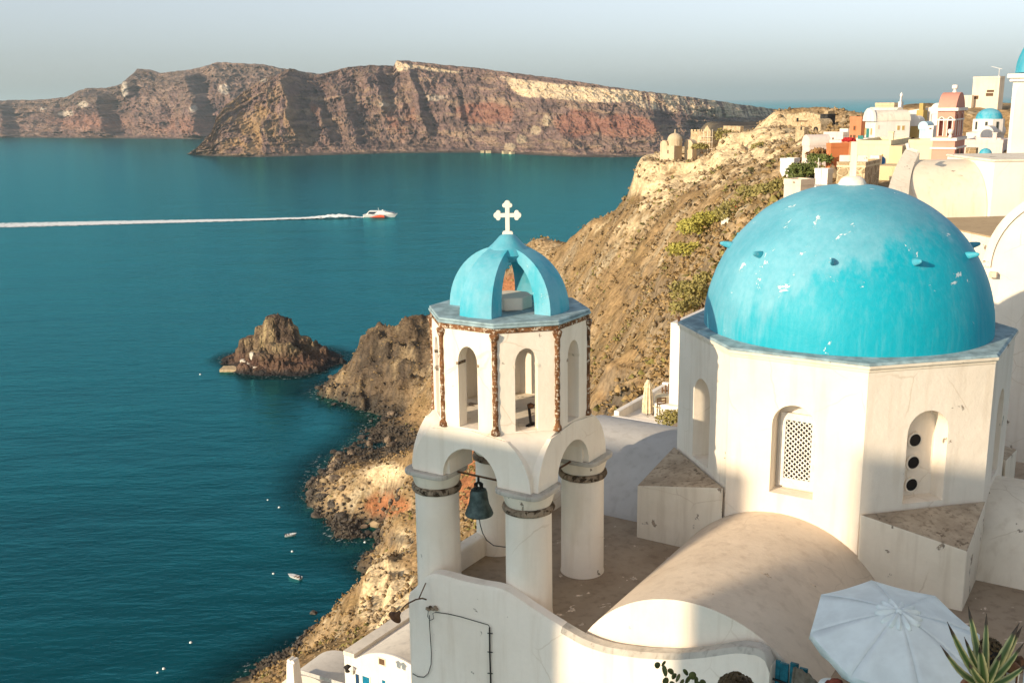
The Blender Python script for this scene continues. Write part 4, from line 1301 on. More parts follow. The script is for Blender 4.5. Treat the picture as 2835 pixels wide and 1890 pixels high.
# -- white vaulted house with teal door
h = House('house', 'long white vaulted house with teal door in its gable', 'house', 1985, 2008, 2087, 279, 330, 104, az=7, mat=P_white, base=8)
h.vault('x', 1.05, P_roofw)
gb = MB(); pr = vault_profile(h.L / 2, h.L / 2 + .1, h.H, h.H + 1.25, 14)
barrel(gb, pr, -0.25, 0.02, h.H - .01, 1, 'x'); h.part('gable', gb, P_white, smooth=40.0)
h.panel('door', 'f', 1990.8, 1996, 295, 317, P_green, P_white)
h.panel('window', 'f', 1987, 1988.6, 294, 310, P_ochre); h.panel('window', 'f', 2000.5, 2002.5, 295, 310, P_ochre)
h.panel('window', 'f', 1993, 1996, 273.5, 276.5, P_ochre)
h.panel('window', 'r', 2061, 2066, 289, 299, P_ochre, P_white); h.panel('window', 'r', 2072, 2077, 289, 299, P_ochre, P_white)
h.panel('window', 'r', 2016.5, 2019, 288, 297, P_cream); h.panel('door', 'r', 2014.5, 2019.5, 315, 329, P_glass, P_white)
h = House('stair_wall', 'white curved stair wall with arched niche under the gable', 'wall', 1966, 1992, 0, 318, 335, 100, az=18, W=1.6, mat=P_white, base=5)
h.panel('niche', 'f', 1969, 1978, 326, 334, P_cream, None, True); h.panel('railing', 'f', 1971, 1983, 311, 320, P_green)

# -- orange houses
h = House('house', 'tall terracotta house with two brown doors beside the white gable', 'house', 1949.6, 1976, 1985, 276, 324, 112, az=28, mat=P_terra, base=8, roof=P_terra)
h.panel('window', 'f', 1961, 1965, 290, 299, P_brown, P_orange); h.panel('door', 'f', 1953, 1956.5, 310, 319, P_brown); h.panel('door', 'f', 1960, 1964.5, 310, 325, P_brown)
h = House('house', 'low bright orange house left of the white dome cross', 'house', 1896, 1906, 1947, 339, 386, 86, az=14, mat=P_orange, base=7, roof=P_orange)
h.panel('window', 'f', 1900.5, 1904, 347, 355, P_terra, P_orange)
h = House('garden_wall', 'orange terrace wall with arches and red flowers', 'wall', 1933, 1958, 1966, 325, 339, 92, az=20, mat=P_terra, base=5, W=2)
h.panel('arch', 'f', 1938, 1942, 329, 337, P_brown, None, True); h.panel('arch', 'f', 1943.5, 1947.5, 329, 337, P_brown, None, True)
fl = MB()
for k in range(26):
    fl.lathe([(0, 0), (.16, .05), (.13, .2), (0, .26)], 5, Matrix.Translation((0.2 + .3 * math.sin(k * 5.1), 0.2 + k * 0.045, h.H - .1 + .18 * math.sin(k * 2.3) ** 2)))
h.part('flowers', fl, P_red)

# -- houses on the skyline
h = House('house', 'beige flat-topped house highest behind the white vaulted house', 'house', 2009, 2052, 2062, 243, 268, 126, az=30, mat=P_beige, base=8, roof=P_beige)
h.panel('window', 'f', 2019, 2021.5, 250, 252.5, P_brown); h.panel('window', 'f', 2039, 2041.5, 250, 252.5, P_brown)
h = House('chimney_tower', 'slender white tower chimney with pointed finial on the skyline', 'chimney', 2061, 2068, 2073, 234, 268, 118, az=40, mat=P_white, base=4)
h.part('shaft_top', MB().prism([(0.1, 0.1), (h.W - .1, 0.1), (h.W - .1, h.L - .1), (0.1, h.L - .1)], h.H + .002, h.H + .55, None, .7, (h.W / 2, h.L / 2)), P_white)
h.part('finial', MB().lathe([(0.14, h.H + .56), (0.17, h.H + .75), (0.09, h.H + .9), (0.0, h.H + 1.05)], 8, None, cx=h.W / 2, cy=h.L / 2), P_white)
h = House('house', 'white domed terrace house below the beige house', 'house', 1996, 2060, 2070, 266, 284, 116, az=20, mat=P_white, base=6)
h.vault('y', .9, P_roofw)
h = House('roof_hut', 'small orange roof hut on the white terraces', 'hut', 2033, 2054, 2062, 262, 269, 112, az=15, mat=P_orange, W=1.6, base=1.0)
h.vault('y', .25, P_orange)
h = House('house', 'long white house with sloping parapet and ochre chimney', 'house', 2074, 2137, 2143, 256, 292, 128, az=35, mat=P_white, base=8)
h.part('sloping_parapet', MB().add([(-.02, 0, h.H), (-.02, h.L, h.H - .35), (-.02, h.L, h.H), (-.02, 0, h.H + .5), (.3, 0, h.H), (.3, h.L, h.H - .35), (.3, h.L, h.H), (.3, 0, h.H + .5)],
       [(0, 1, 2, 3), (7, 6, 5, 4), (0, 4, 5, 1), (1, 5, 6, 2), (2, 6, 7, 3), (3, 7, 4, 0)]), P_white)
a, z = h.hit(2128, 284, 'f')
h.part('chimney', MB().box(-1.4, -.6, a - .4, a + .5, -3, z + 1.6).box(-1.25, -.75, a - .2, a + .3, z + 1.61, z + 2.4), P_ochre)
h = House('house', 'ochre house with dark arched doorway under a white barrel roof', 'house', 2088, 2106, 2116, 290, 330, 106, az=50, mat=P_ochre, base=6)
h.vault('x', 1.0, P_white); h.panel('door', 'f', 2094.5, 2100, 315, 326, P_brown, P_ochre, True)
h = House('house', 'pale blue vaulted house next to the ochre doorway', 'house', 2110, 2126, 2139, 298, 327, 98, az=45, mat=P_sky, base=6)
h.vault('x', .75, P_sky)
h = House('house', 'plain white cube house touching the pink bell tower', 'house', 2125, 2141, 2150, 298, 327, 94, az=52, mat=P_white, base=6, roof=P_white)
h.panel('pot', 'f', 2135, 2140, 294, 297, P_brown)
h = House('house', 'low olive-shaded cream house behind the buttress wall', 'house', 2085, 2139, 2145, 332, 366, 78, az=57.6, mat=P_pale, base=6, W=3, roof=P_pale)
h = House('house', 'small white house half hidden left of the pink tower', 'house', 2138, 2160, 2175, 262, 300, 120, az=45, mat=P_white, base=6)
h.vault('x', 1.2, P_white)

# -- houses left of the orange house
h = House('house', 'rose white vaulted house above the dark green tree', 'house', 1842, 1858, 1905, 336, 365, 96, az=10, mat=P_rose, base=6)
h.vault('x', 1.0, P_rose)
h.panel('window', 'f', 1845, 1847, 345, 362, P_cream); h.panel('window', 'f', 1849.5, 1852, 345, 362, P_cream)
h = House('house', 'cream terraced house under the castle slope', 'house', 1891, 1935, 1949, 311, 332, 118, az=30, mat=P_rose, base=6, roof=P_rose)
h.panel('window', 'f', 1912, 1915, 316, 322, P_brown)
h = House('house', 'narrow white house with slotted balcony beside the terracotta house', 'house', 1928, 1946, 1950, 303, 325, 121, az=35, mat=P_white, base=6, roof=P_white)
for k in range(3): h.panel('window', 'f', 1937 + 3 * k, 1938.6 + 3 * k, 308, 317, P_cream)
h = House('garden_wall', 'pale plaster garden wall above the green tree', 'wall', 1905, 1932, 1936, 322, 338, 94, az=30, mat=P_rose, base=5, W=1.0)
h = House('house', 'bright white flat house at the edge of the slope', 'house', 1791, 1822, 1835, 372, 402, 104, az=50, mat=P_white, base=7, roof=P_white)
h = House('house', 'small white cabin with mast just above the big dome', 'house', 1871, 1900, 1912, 399, 416, 74, az=40, mat=P_white, base=4, roof=P_white)
h.part('mast', MB().tube([(-.4, h.L * .5, -1), (-.4, h.L * .5, 1.6)], .025, 5), P_white)
h.part('low_terrace', MB().box(-1.6, -.02, -.2, h.L, -3, -.25), P_white)
h = House('house', 'cream low terrace house left above the big dome', 'house', 1800, 1838, 1870, 426, 446, 62, az=35, mat=P_cream, base=5, roof=P_cream)
h = House('stone_hut', 'stone pergola hut with two dark openings on the slope', 'hut', 1778, 1812, 1817, 424, 446, 108, az=50, mat=P_stone, base=4)
h.panel('opening', 'f', 1789, 1794, 432, 446, M_black); h.panel('opening', 'f', 1803, 1808, 432, 446, M_black)
h.part('roof', MB().box(-.3, h.W + .2, -.2, h.L + .2, h.H + .002, h.H + .22), P_beige)
h.part('roof_wall', MB().box(0.2, h.W, 0.1, h.L - .1, h.H + .223, h.H + .75), P_stone)

# -- pink bell tower
pk = House('bell_tower', 'pink and white belfry with barrel top and urn finial', 'bell tower', 2138, 2191, 2214, 343, 366, 62, mat=P_pink, base=5, wname='base')
W_, L_ = pk.W, pk.L
def tier(nm, ins, z0, z1, mat, out=0.0): return pk.part(nm, MB().box(ins - out, W_ - ins + out, ins - out, L_ - ins + out, z0, z1), mat)
zc = lambda dy: at(2191, dy, 62).z - pk.P.z
z1, z2, z3, z4, z5, z6 = zc(343), zc(339), zc(324), zc(317), zc(255), zc(248)
tier('cornice', 0, z1 + .001, z2, P_white, .09)
tier('middle_stage', .02, z2 + .001, z3, P_pink)
tier('cornice', .02, z3 + .001, z4, P_white, .1)
# belfry with two arched openings on each side
ins = .16
xs0, xs1, ys0, ys1 = ins, W_ - ins, ins, L_ - ins
bw, bl = xs1 - xs0, ys1 - ys0
hb = z5 - z4
for (nm, c0, c1, fixed, ax) in (('f', ys0, ys1, xs0, 'x-'), ('b', ys0, ys1, xs1, 'x+'), ('r', xs0, xs1, ys0, 'y-'), ('l', xs0, xs1, ys1, 'y+')):
    w = MB()
    mid = (c0 + c1) / 2
    for half in ((c0, mid), (mid, c1)):
        cc = (half[0] + half[1]) / 2
        hw = (half[1] - half[0]) * .24
        if ax[0] == 'x':
            sg = 1 if ax == 'x-' else -1
            m = Matrix(((0, -sg, 0, fixed), (1, 0, 0, 0), (0, 0, 1, 0), (0, 0, 0, 1)))
        else:
            sg = 1 if ax == 'y-' else -1
            m = Matrix(((1, 0, 0, 0), (0, -sg, 0, fixed), (0, 0, 1, 0), (0, 0, 0, 1)))
        wall_face(w, m, half[0], half[1], z4 + .002, z5, (cc, hw, z4 + .1, z4 + hb * .68, hw), .28, nm in 'bl', n=8)
        fr = MB()
        for e in (-1, 1):
            x0 = cc + e * hw; x1 = cc + e * (hw + .045)
            fr.box(min(x0, x1), max(x0, x1), 0.002, .05, z4 + .1, z4 + hb * .68, m)
        pts = arch_pts(cc, hw, z4 + hb * .68, hw, 8); pto = arch_pts(cc, hw + .045, z4 + hb * .68, hw + .045, 8)
        for i in range(8):
            fr.add([(pts[i][0], .03, pts[i][1]), (pts[i + 1][0], .03, pts[i + 1][1]), (pto[i + 1][0], .03, pto[i + 1][1]), (pto[i][0], .03, pto[i][1])], [(0, 1, 2, 3)], m)
        pk.part('arch_trim', fr, P_white)
    w.mi = 0
    pk.part('belfry_wall', w, P_pink)
bm_ = MB(); bm_.box(xs0 - .05, xs1 + .05, ys0 - .05, ys1 + .05, z4 + hb * .66, z4 + hb * .72)
pk.part('impost_band', MB().box(xs0 - .045, xs0 - .002, ys0 - .045, ys1 + .045, z4 + hb * .64, z4 + hb * .70).box(xs0 - .001, xs1, ys0 - .045, ys0 - .002, z4 + hb * .64, z4 + hb * .70), P_white)
tier('cornice', .1, z5 + .001, z6, P_white, .12)
pr = vault_profile(W_ / 2, W_ / 2 - .14, z6, zc(212), 16)
m = MB(); barrel(m, pr, .14, L_ - .14, z6 + .001, 1, 'y')
pk.part('barrel_roof', m, P_pink, smooth=40.0)
zf = zc(212)
pk.part('urn', MB().lathe([(0.12, zf - .12), (0.12, zf + .06), (.07, zf + .1), (.075, zf + .16), (.16, zf + .22), (.18, zf + .34), (.15, zf + .42), (0, zf + .44)], 14, None, cx=W_ / 2, cy=L_ * .42), P_white, smooth=True)
pk.part('vase', MB().lathe([(0.1, z4), (0.1, z4 + .12), (.07, z4 + .2), (.15, z4 + .3), (.17, z4 + .42), (.12, z4 + .5), (0, z4 + .52)], 12, None, cx=-.12, cy=L_ * .22), P_white, smooth=True)
pk.panel('arch', 'r', 2196, 2200.5, 342, 366, P_brown, P_pink, True); pk.panel('arch', 'r', 2205, 2209.5, 342, 366, P_brown, P_pink, True)

# -- cream house high on the right and the small blue-domed church
h = House('house', 'cream house on the skyline beside the great white church', 'house', 2231, 2292, 2303, 181, 236, 150, az=35, mat=P_cream, base=14, roof=P_cream)
h.panel('window', 'f', 2267, 2283, 207, 212, P_brown); h.panel('window', 'f', 2265, 2281, 214, 221, P_brown)
h.panel('balcony', 'f', 2236, 2247, 220, 228, P_brown)
h.part('antenna', MB().tube([(1, .8, h.H), (1, .8, h.H + 1.4)], .04, 5).tube([(1, .4, h.H + 1.3), (1, 2.0, h.H + 1.7)], .03, 5), P_white)
h = House('house', 'low cream house wing under the skyline house', 'house', 2212, 2231, 2236, 219, 240, 152, az=35, mat=P_cream, base=14)
bc_ = House('church', 'small white church with bright blue dome behind the pink tower', 'church', 2216, 2275, 2304, 305, 345, 128, az=57.6, mat=P_white, base=8, wname='nave')
cx_, cy_ = bc_.W * .5, bc_.L * .42
zb_ = bc_.H
zc2 = lambda dy: at(2268, dy, 129).z - bc_.P.z
rr = mpp(130) * 32
bc_.part('drum', MB().prism([(cx_ + x, cy_ + y) for x, y in octa(rr * 1.06)], zb_ - .1, zc2(275)), P_white)
dome_on(bc_.o, (cx_, cy_, zc2(275) + .002), rr * .88, zc2(249.5) - zc2(275), P_dome)
for a_ in (195, 237.6, 280):
    aa = R(a_ - 57.6)
    n_ = Vector((math.cos(aa), math.sin(aa), 0)) * rr * .995
    MB().box(-.14, .14, -.05, .05, 0, .95).build('window', P_glass, bc_.o, loc=(cx_ + n_.x, cy_ + n_.y, (zb_ + zc2(275)) / 2 - .5), rz=aa + math.pi / 2)
bc_.vault('x', 1.4, P_white, bc_.H - .6, .02, 0, bc_.L * .5)
h = House('chapel', 'tiny chapel with pale blue dome below the blue-domed church', 'chapel', 2241, 2268, 2282, 357, 368, 84, az=57.6, mat=P_white, base=4, wname='nave')
dome_on(h.o, (h.W * .5, h.L * .48, h.H + .002), mpp(85) * 13.5, mpp(85) * 13.5, blue_mat('pale_blue_dome', .1))
h = House('garden_wall', 'rubble stone wall between pink tower and tiny chapel', 'wall', 2216, 2240, 0, 340, 370, 88, W=1.0, mat=P_stone, base=3)
h = House('house', 'plain cream house wall under the blue-domed church', 'house', 2212, 2300, 0, 330, 366, 100, W=5, mat=P_rose, base=5, roof=P_rose)

# -- great white church block at the right edge
h = House('great_church', 'tall white church block with moulded cornice at the right edge', 'church', 2311, 2440, 0, 186, 366, 52, az=62, W=6.0, mat=P_white, base=6, wname='block')
h.part('cornice', MB().box(-.16, h.W, -.1, h.L + .16, h.H + .001, h.H + .16).box(-.28, h.W, -.15, h.L + .28, h.H + .162, h.H + .38), P_white, bevel=.03)
nc = MB()
a0, zz0 = h.hit(2374, 218, 'f')
nc.add([(-.02, a0 + .8, zz0 - 4.4)] + [(-.02, a0 + .8 * math.cos(math.pi * i / 12), zz0 + .8 * math.sin(math.pi * i / 12)) for i in range(13)] + [(-.02, a0 - .8, zz0 - 4.4)], [tuple(range(15))])
h.part('niche', nc, P_roofw)  # flat patch; shade of the recess is put into its duller colour
c0 = at(2420, 166, 55.5)
dome_on(h.o, h.o.matrix_basis.inverted() @ c0, mpp(55.5) * 76, mpp(55.5) * 96, P_dome, 'dome', 40)

# -- near white vaulted house right of the dome
vh = empty('vaulted_house', at(2080, 492, 39), 0.0, 'pale worn barrel roof with arched end wall behind the dome', 'house')
e0 = at(2094, 492, 39); e1 = at(2266, 492, 39); kz = at(2200, 366, 41.2).z
prf = [(2.2 * (1 - math.cos(math.pi / 2 * i / 16)), (kz - e0.z) * math.sin(math.pi / 2 * i / 16)) for i in range(17)]
full = prf + [(4.4 - a, b) for a, b in prf[::-1][1:]]
m = MB()
def vleft(a, b):
    t_ = min(1.0, a / 2.2)
    return at(2089 + 24 * t_, 445 - 96 * t_, 39 + a).x - e0.x - .05
P_ = [(full[0][0], -6)] + full + [(full[-1][0], -6)]
for (a, b), (c_, d_) in zip(P_[:-1], P_[1:]):
    xr_ = e1.x - e0.x
    m.add([(vleft(a, b), a, b), (xr_, a, b), (xr_, c_, d_), (vleft(c_, d_), c_, d_)], [(0, 1, 2, 3)])
m.add([(vleft(a, b), a, b) for a, b in P_], [tuple(range(len(P_)))])
vo_ = m.build('barrel_roof', plaster('sunny_cream_roof', (.80, .70, .55), (.6, .48, .33), .6, .04), vh, smooth=50.0); vo_.location = e0 - vh.location
m = MB()
NE = 10
lft = []
for i in range(NE + 1):
    t_ = i / NE
    bow = math.sin(math.pi * t_)
    Yq = 38.7 + 2.3 * t_
    a = at(2040 + (2080 - 2040) * t_ - 3 * bow, 434 + (343 - 434) * t_ - 4 * bow, Yq) - e0
    b_ = at(2087 + (2113 - 2087) * t_ - 5 * bow, 446 + (349 - 446) * t_ - 6 * bow, Yq) - e0
    lft.append((a, b_, a - Vector((0, 0, .35)), b_ - Vector((0, 0, .45))))
for i in range(NE):
    A, B = lft[i], lft[i + 1]
    m.add([*A, *B], [(0, 1, 5, 4), (2, 6, 7, 3), (0, 4, 6, 2), (1, 3, 7, 5)])
m.add(list(lft[0]), [(0, 2, 3, 1)]); m.add(list(lft[-1]), [(0, 1, 3, 2)])
o_ = m.build('end_rib', M_white2, vh, smooth=30.0); o_.location = e0 - vh.location
m = MB().box(e1.x - e0.x + .02, e1.x - e0.x + 6, -.25, 4, -6, kz - e0.z + .02)
o_ = m.build('white_wing', P_white, vh); o_.location = e0 - vh.location
m = MB().box(e1.x - e0.x - .06, e1.x - e0.x + 6, -.28, 4, kz - e0.z + .022, kz - e0.z + .12)
o_ = m.build('wing_coping', M_white2, vh, bevel=.05); o_.location = e0 - vh.location
MB().tube([(0, 0, 0), (-.3, .05, .1), (-.35, .05, .3)], .08, 8).build('spout', P_white, vh, loc=at(2106, 348, 39) - vh.location)
fr_ = House('flat_roof_house', 'flat brown plaster roof between the dome and the vaulted houses', 'house', 2080, 2330, 0, 560, 640, 30, az=8, W=8, mat=M_white2, base=6)
fr_.part('roof', MB().box(0.0, fr_.W + 3, 0.0, fr_.L, fr_.H + .002, fr_.H + .05), plaster('tan_cement_roof', (0.5, 0.37, 0.22), (0.36, 0.25, 0.14), .8, .1))
# great arch gable on the right
ga = empty('arched_house', at(2420, 900, 25), R(57.6), 'big white arched gable house cut by the right edge', 'house')
gR = mpp(25.6) * 172
pr = [(gR * math.cos(math.pi - math.pi * i / 30), mpp(25.6) * 185 * math.sin(math.pi * i / 30) + (at(2420, 625, 25).z - ga.location.z)) for i in range(31)]
m = MB(); barrel(m, pr, 0, 7, -6, 1, 'x'); m.build('gable_vault', M_white, ga, smooth=40.0)
m = MB()
for i in range(30):
    (a, b), (c_, d_) = pr[i], pr[i + 1]
    k = .90
    zz = pr[0][1]
    ia, ib, ic_, id_ = a * k, zz + (b - zz) * k, c_ * k, zz + (d_ - zz) * k
    m.add([(-.06, a, b), (-.06, c_, d_), (-.06, ic_, id_), (-.06, ia, ib), (0.0, a, b), (0.0, c_, d_), (-.001, ic_, id_), (-.001, ia, ib)], [(0, 1, 2, 3), (0, 4, 5, 1), (3, 2, 6, 7)])
m.build('gable_rim', M_white, ga, smooth=30.0)
q = ga.matrix_basis.inverted() @ at(2278, 634, 25.6)
MB().box(-.2, 0.0, q.y - .09, q.y + .09, q.z - .06, q.z + .07).build('wall_box', P_cream, ga, bevel=.01)

# ---------------------------------------------------------------- ruined castle on the headland
h = House('chapel', 'weathered cream chapel with small dome on the castle rock', 'chapel', 1516, 1548, 1566, 335, 366, 250, az=50, mat=plaster('ruin_cream', (0.62, 0.5, 0.34), (0.4, 0.28, 0.16), .8, .3, (0.3, .2, .12), .3), base=8, wname='nave')
zt = h.H
cx_, cy_ = h.W * .6, h.L * .30
MBx = MB().lathe([(mpp(250) * 16.5, zt - .1), (mpp(250) * 16.5, zt + mpp(250) * 12)], 16, None, cx=cx_, cy=cy_)
h.part('drum', MBx, h.mat)
dome_on(h.o, (cx_, cy_, zt + mpp(250) * 12), mpp(250) * 16.5, mpp(250) * 15, h.mat)
h.part('finial', MB().lathe([(.15, 0), (.12, .8), (0, 1.0)], 6, Matrix.Translation((cx_, cy_, zt + mpp(250) * 26.5))), h.mat)
h.panel('window', 'f', 1533, 1535.5, 345, 353, P_brown)
h.part('lower_wall', MB().box(-2, -.02, -1, h.L + 1, -10, -1.5), h.mat)
h.vault('x', 1.2, h.mat, zt, .02, h.L * .5, h.L)
h = House('apse_house', 'cream vaulted apse joined to the castle chapel', 'house', 1572, 1590, 1600, 337, 352, 252, az=45, mat=h.mat, base=6)
h.vault('x', 1.6, h.mat); h.panel('arch', 'f', 1577, 1587, 334, 352, P_beige, None, True)
h = House('ruined_house', 'roofless stone ruin with arched window and scaffolding', 'ruin', 1586, 1632, 1656, 303, 335, 256, az=42, mat=P_stone2, base=6)
for k, (a, b) in enumerate([(0.0, .10), (.16, .26), (.32, .45), (.5, .58)]):
    h.part('merlon', MB().box(0, .6, h.L * (1 - b), h.L * (1 - a), h.H + .002, h.H + .5), P_stone2)
h.part('gable', MB().add([(0, 0, h.H + .001), (0, h.L * .4, h.H + .001), (0, h.L * .2, h.H + 1.6), (.5, 0, h.H + .001), (.5, h.L * .4, h.H + .001), (.5, h.L * .2, h.H + 1.6)], [(0, 1, 2), (5, 4, 3), (0, 3, 4, 1), (1, 4, 5, 2), (2, 5, 3, 0)]), P_stone2)
h.panel('window', 'f', 1602, 1613, 312, 328, P_beige, P_stone, True)
sf = MB()
for i in range(4):
    x = .0 - 1.0
    y = -1.2 + i * 1.3
    sf.tube([(x, y, -4), (x, y, h.H + .6)], .07, 5)
for z in (-.6, .9, 2.2): sf.tube([(-1, -1.4, z), (-1, 2.9, z)], .06, 5)
h.part('scaffold', sf, P_cream)
h = House('ruined_wall', 'dark broken wall right of the scaffolded ruin', 'ruin', 1650, 1664, 1672, 312, 328, 258, az=30, mat=P_basalt, base=4, W=2)
h = House('ruined_wall', 'low stone wall along the castle hilltop', 'wall', 1661, 1700, 1706, 290, 301, 246, az=30, mat=P_stone2, base=5, W=1)
h = House('ruined_wall', 'long crumbling stone wall on top of the castle hill', 'ruin', 1806, 1886, 1892, 266, 290, 232, az=25, mat=P_stone2, base=6, W=3)
h.panel('opening', 'f', 1830, 1834, 271, 280, M_black); h.panel('recess', 'f', 1834, 1855, 277, 280, P_brown)
m = MB()
for k in range(9): m.box(.1, 1.4, h.L * k / 9 + .05, h.L * (k + 1) / 9 - .05, h.H + .001, h.H + .15 + .5 * abs(math.sin(k * 2.7)))
h.part('broken_top', m, P_stone2); h.o.children[-1]['kind'] = 'stuff'
h = House('ruined_tower', 'black basalt ruined tower stump on the castle hill', 'ruin', 1882, 1900, 1917, 262, 302, 222, az=35, mat=P_basalt, base=6)
h.part('broken_top', MB().box(.1, h.W - .1, .1, h.L * .6, h.H + .001, h.H + .6), P_stone)
h = House('ruined_wall', 'leaning cream ruin fragment below the castle wall', 'ruin', 1826, 1846, 1852, 292, 326, 196, az=35, mat=P_stone2, base=4, W=1.2)
h.panel('opening', 'f', 1839, 1842, 292, 299, M_black)
h = House('cave_house', 'cream cave house front with dark broken arch', 'ruin', 1866, 1884, 1888, 288, 308, 200, az=30, mat=P_stone2, base=5, W=3)
h.vault('x', 1.2, P_stone2); h.panel('arch', 'f', 1869, 1879, 291, 303, M_black, None, True)

# -- white terraces with red flowers on the slope
h = House('terrace', 'white round-ended terrace wall with red flowers on the slope', 'terrace', 1656, 1690, 1722, 492, 522, 112, az=52, mat=P_roofw, base=4, W=6)
h.part('parapet', MB().box(-.05, .25, -.05, h.L + .05, h.H + .002, h.H + .55), P_white)
m = MB()
for k in range(40):
    m.lathe([(0, 0), (.2, .06), (.16, .24), (0, .3)], 5, Matrix.Translation((.5 + 1.4 * abs(math.sin(k * 3.7)), .3 + (h.L - .6) * (k % 13) / 13, h.H + .1 + .4 * abs(math.sin(k * 1.9)))))
h.part('flowers', m, P_red); h.o.children[-1]['kind'] = 'stuff'
h = House('terrace', 'white stepped terrace above the red flowers', 'terrace', 1688, 1740, 1748, 478, 494, 116, az=50, mat=P_white, base=4, W=4)
h.part('step', MB().box(.8, 4, .4, h.L - 1.2, h.H + .002, h.H + .7), P_white); h.part('step', MB().box(1.8, 4, .2, h.L - 2.2, h.H + .702, h.H + 1.5), P_white)
h = House('terrace', 'upper white terrace steps beside the stone hut', 'terrace', 1735, 1776, 1782, 452, 472, 114, az=50, mat=P_white, base=4, W=3)
h.part('step', MB().box(.8, 3, -.8, h.L - 1, h.H + .002, h.H + .6), P_white)

# -- houses on the seaward side of the path behind the viewer: they shade the foreground
sdv = Vector((math.cos(SUN_AZ), math.sin(SUN_AZ), 0)); snv = Vector((math.sin(SUN_AZ), -math.cos(SUN_AZ), 0))
def shade_house(label, s0, s1, t0, t1, back, deep, mat):
    """house whose top edge is at height t (measured on the sun's slant at the viewer)"""
    tn = math.tan(SUN_EL)
    o = empty('house', sdv * -back + snv * s0 + Vector((0, 0, 80)), SUN_AZ, label, 'house')
    za, zb2 = CAMZ + t0 + back * tn - 80, CAMZ + t1 + back * tn - 80
    Lh = s1 - s0
    MB().add([(0, 0, -10), (0, -Lh, -10), (-deep, -Lh, -10), (-deep, 0, -10), (0, 0, za), (0, -Lh, zb2), (-deep, -Lh, zb2), (-deep, 0, za)],
             [(0, 1, 2, 3), (4, 5, 6, 7), (0, 4, 5, 1), (1, 5, 6, 2), (2, 6, 7, 3), (3, 7, 4, 0)]).build('wall', mat, o)
    for k in range(2): MB().box(-.02, .06, -Lh * (.3 + .4 * k) - .5, -Lh * (.3 + .4 * k) + .5, za - 4, za - 2.4).build('window', P_glass, o)
    return o
shade_house('white house uphill behind the viewer, outside the picture', -17.5, -10.35, -2.75, -1.95, 26, 5, P_white)
shade_house('cream house behind the viewer beside the gap, outside the picture', -8.7, -2.0, -1.15, -0.35, 26, 5, P_cream)

# added unseen white house, put in to bounce sunlight into the foreground shade
o = empty('house', (10.5, -7, 84), R(8), 'added white house behind the viewer, outside the picture, bouncing sunlight into the shade', 'house')
MB().box(0, 8, 0, 13, -4, 24).build('wall', P_white, o)
for k in range(3): MB().box(-.05, .02, 2 + 4 * k, 3.1 + 4 * k, 16, 18).build('window', P_glass, o)
MB().box(-.1, 8.1, -.1, 13.1, 24.002, 24.3).build('roof', P_roofw, o)
# ---------------------------------------------------------------- houses below the bell tower
h = House('house', 'white vaulted house with blue doors low beside the wall', 'house', 795, 1012, 0, 1506, 1680, 46, az=57.6, W=13, mat=P_white, base=8, ytl=1502)
h.vault('x', mpp(46) * 44, P_roofw, h.H, 0.0, 0.3, h.L - mpp(46) * 42)
h.part('side_parapet', MB().box(-.02, h.W, h.L - mpp(46) * 36, h.L + .02, h.H + .002, h.H + .22), P_roofw)
h.part('facade_arch', (lambda m: (barrel(m, vault_profile((.3 + h.L - mpp(46) * 42) / 2, (h.L - mpp(46) * 42 - .3) / 2, h.H + .001, h.H + mpp(46) * 45, 18), -.004, .12, h.H, 1, 'x'), m)[1])(MB()), P_white, smooth=30.0)
h.panel('window', 'f', 871, 884, 1510, 1527, P_brown, P_cream)
h.panel('door', 'f', 817, 826, 1546, 1590, simple('dark_blue_wood', (0.01, 0.05, 0.12), .6)); h.panel('door', 'f', 833, 850, 1550, 1590, simple('sea_blue_wood', (0.0, 0.16, 0.28), .6), P_white); h.panel('door', 'f', 878, 886, 1560, 1590, simple('sea_blue_wood2', (0.0, 0.16, 0.28), .6))
h.part('door_canopy', MB().box(-.9, -.02, h.L * .22, h.L * .36, mpp(46) * 45, mpp(46) * 52), P_roofw)
ln = empty('wall_lantern', at(802, 1540, 45.6), R(57.6), 'pair of small white wall lanterns by the blue doors', 'lantern')
for k in (0, 1): MB().lathe([(0.0, 0.0), (.12, .02), (.14, .22), (.2, .26), (.0, .42)], 8).build('lantern_head', P_white if k else M_iron, ln, loc=(-.1, -.32 * k, 0))
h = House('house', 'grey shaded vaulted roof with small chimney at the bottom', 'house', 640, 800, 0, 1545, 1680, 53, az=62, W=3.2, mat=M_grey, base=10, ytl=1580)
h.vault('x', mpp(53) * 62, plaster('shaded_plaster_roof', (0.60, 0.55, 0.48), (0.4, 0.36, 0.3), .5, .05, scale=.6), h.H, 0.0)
c0 = h.o.matrix_basis.inverted() @ at(673, 1522, 52.4)
ch_ = h.part('chimney', MB().prism([(c0.x - .35, c0.y - .3), (c0.x + .35, c0.y - .3), (c0.x + .35, c0.y + .3), (c0.x - .35, c0.y + .3)], c0.z - 1.6, c0.z + .1, None, .75, (c0.x, c0.y)), P_white)
for k in (-1, 1): h.part('chimney_pot', (lambda m: (barrel(m, vault_profile(c0.y + .13 * k, .11, c0.z + .102, c0.z + .3, 8), c0.x - .2, c0.x + .2, c0.z + .101, 1, 'x'), m)[1])(MB()), P_white, ch_)
h.panel('annex', 'f', 690, 800, 1545, 1570, M_grey)

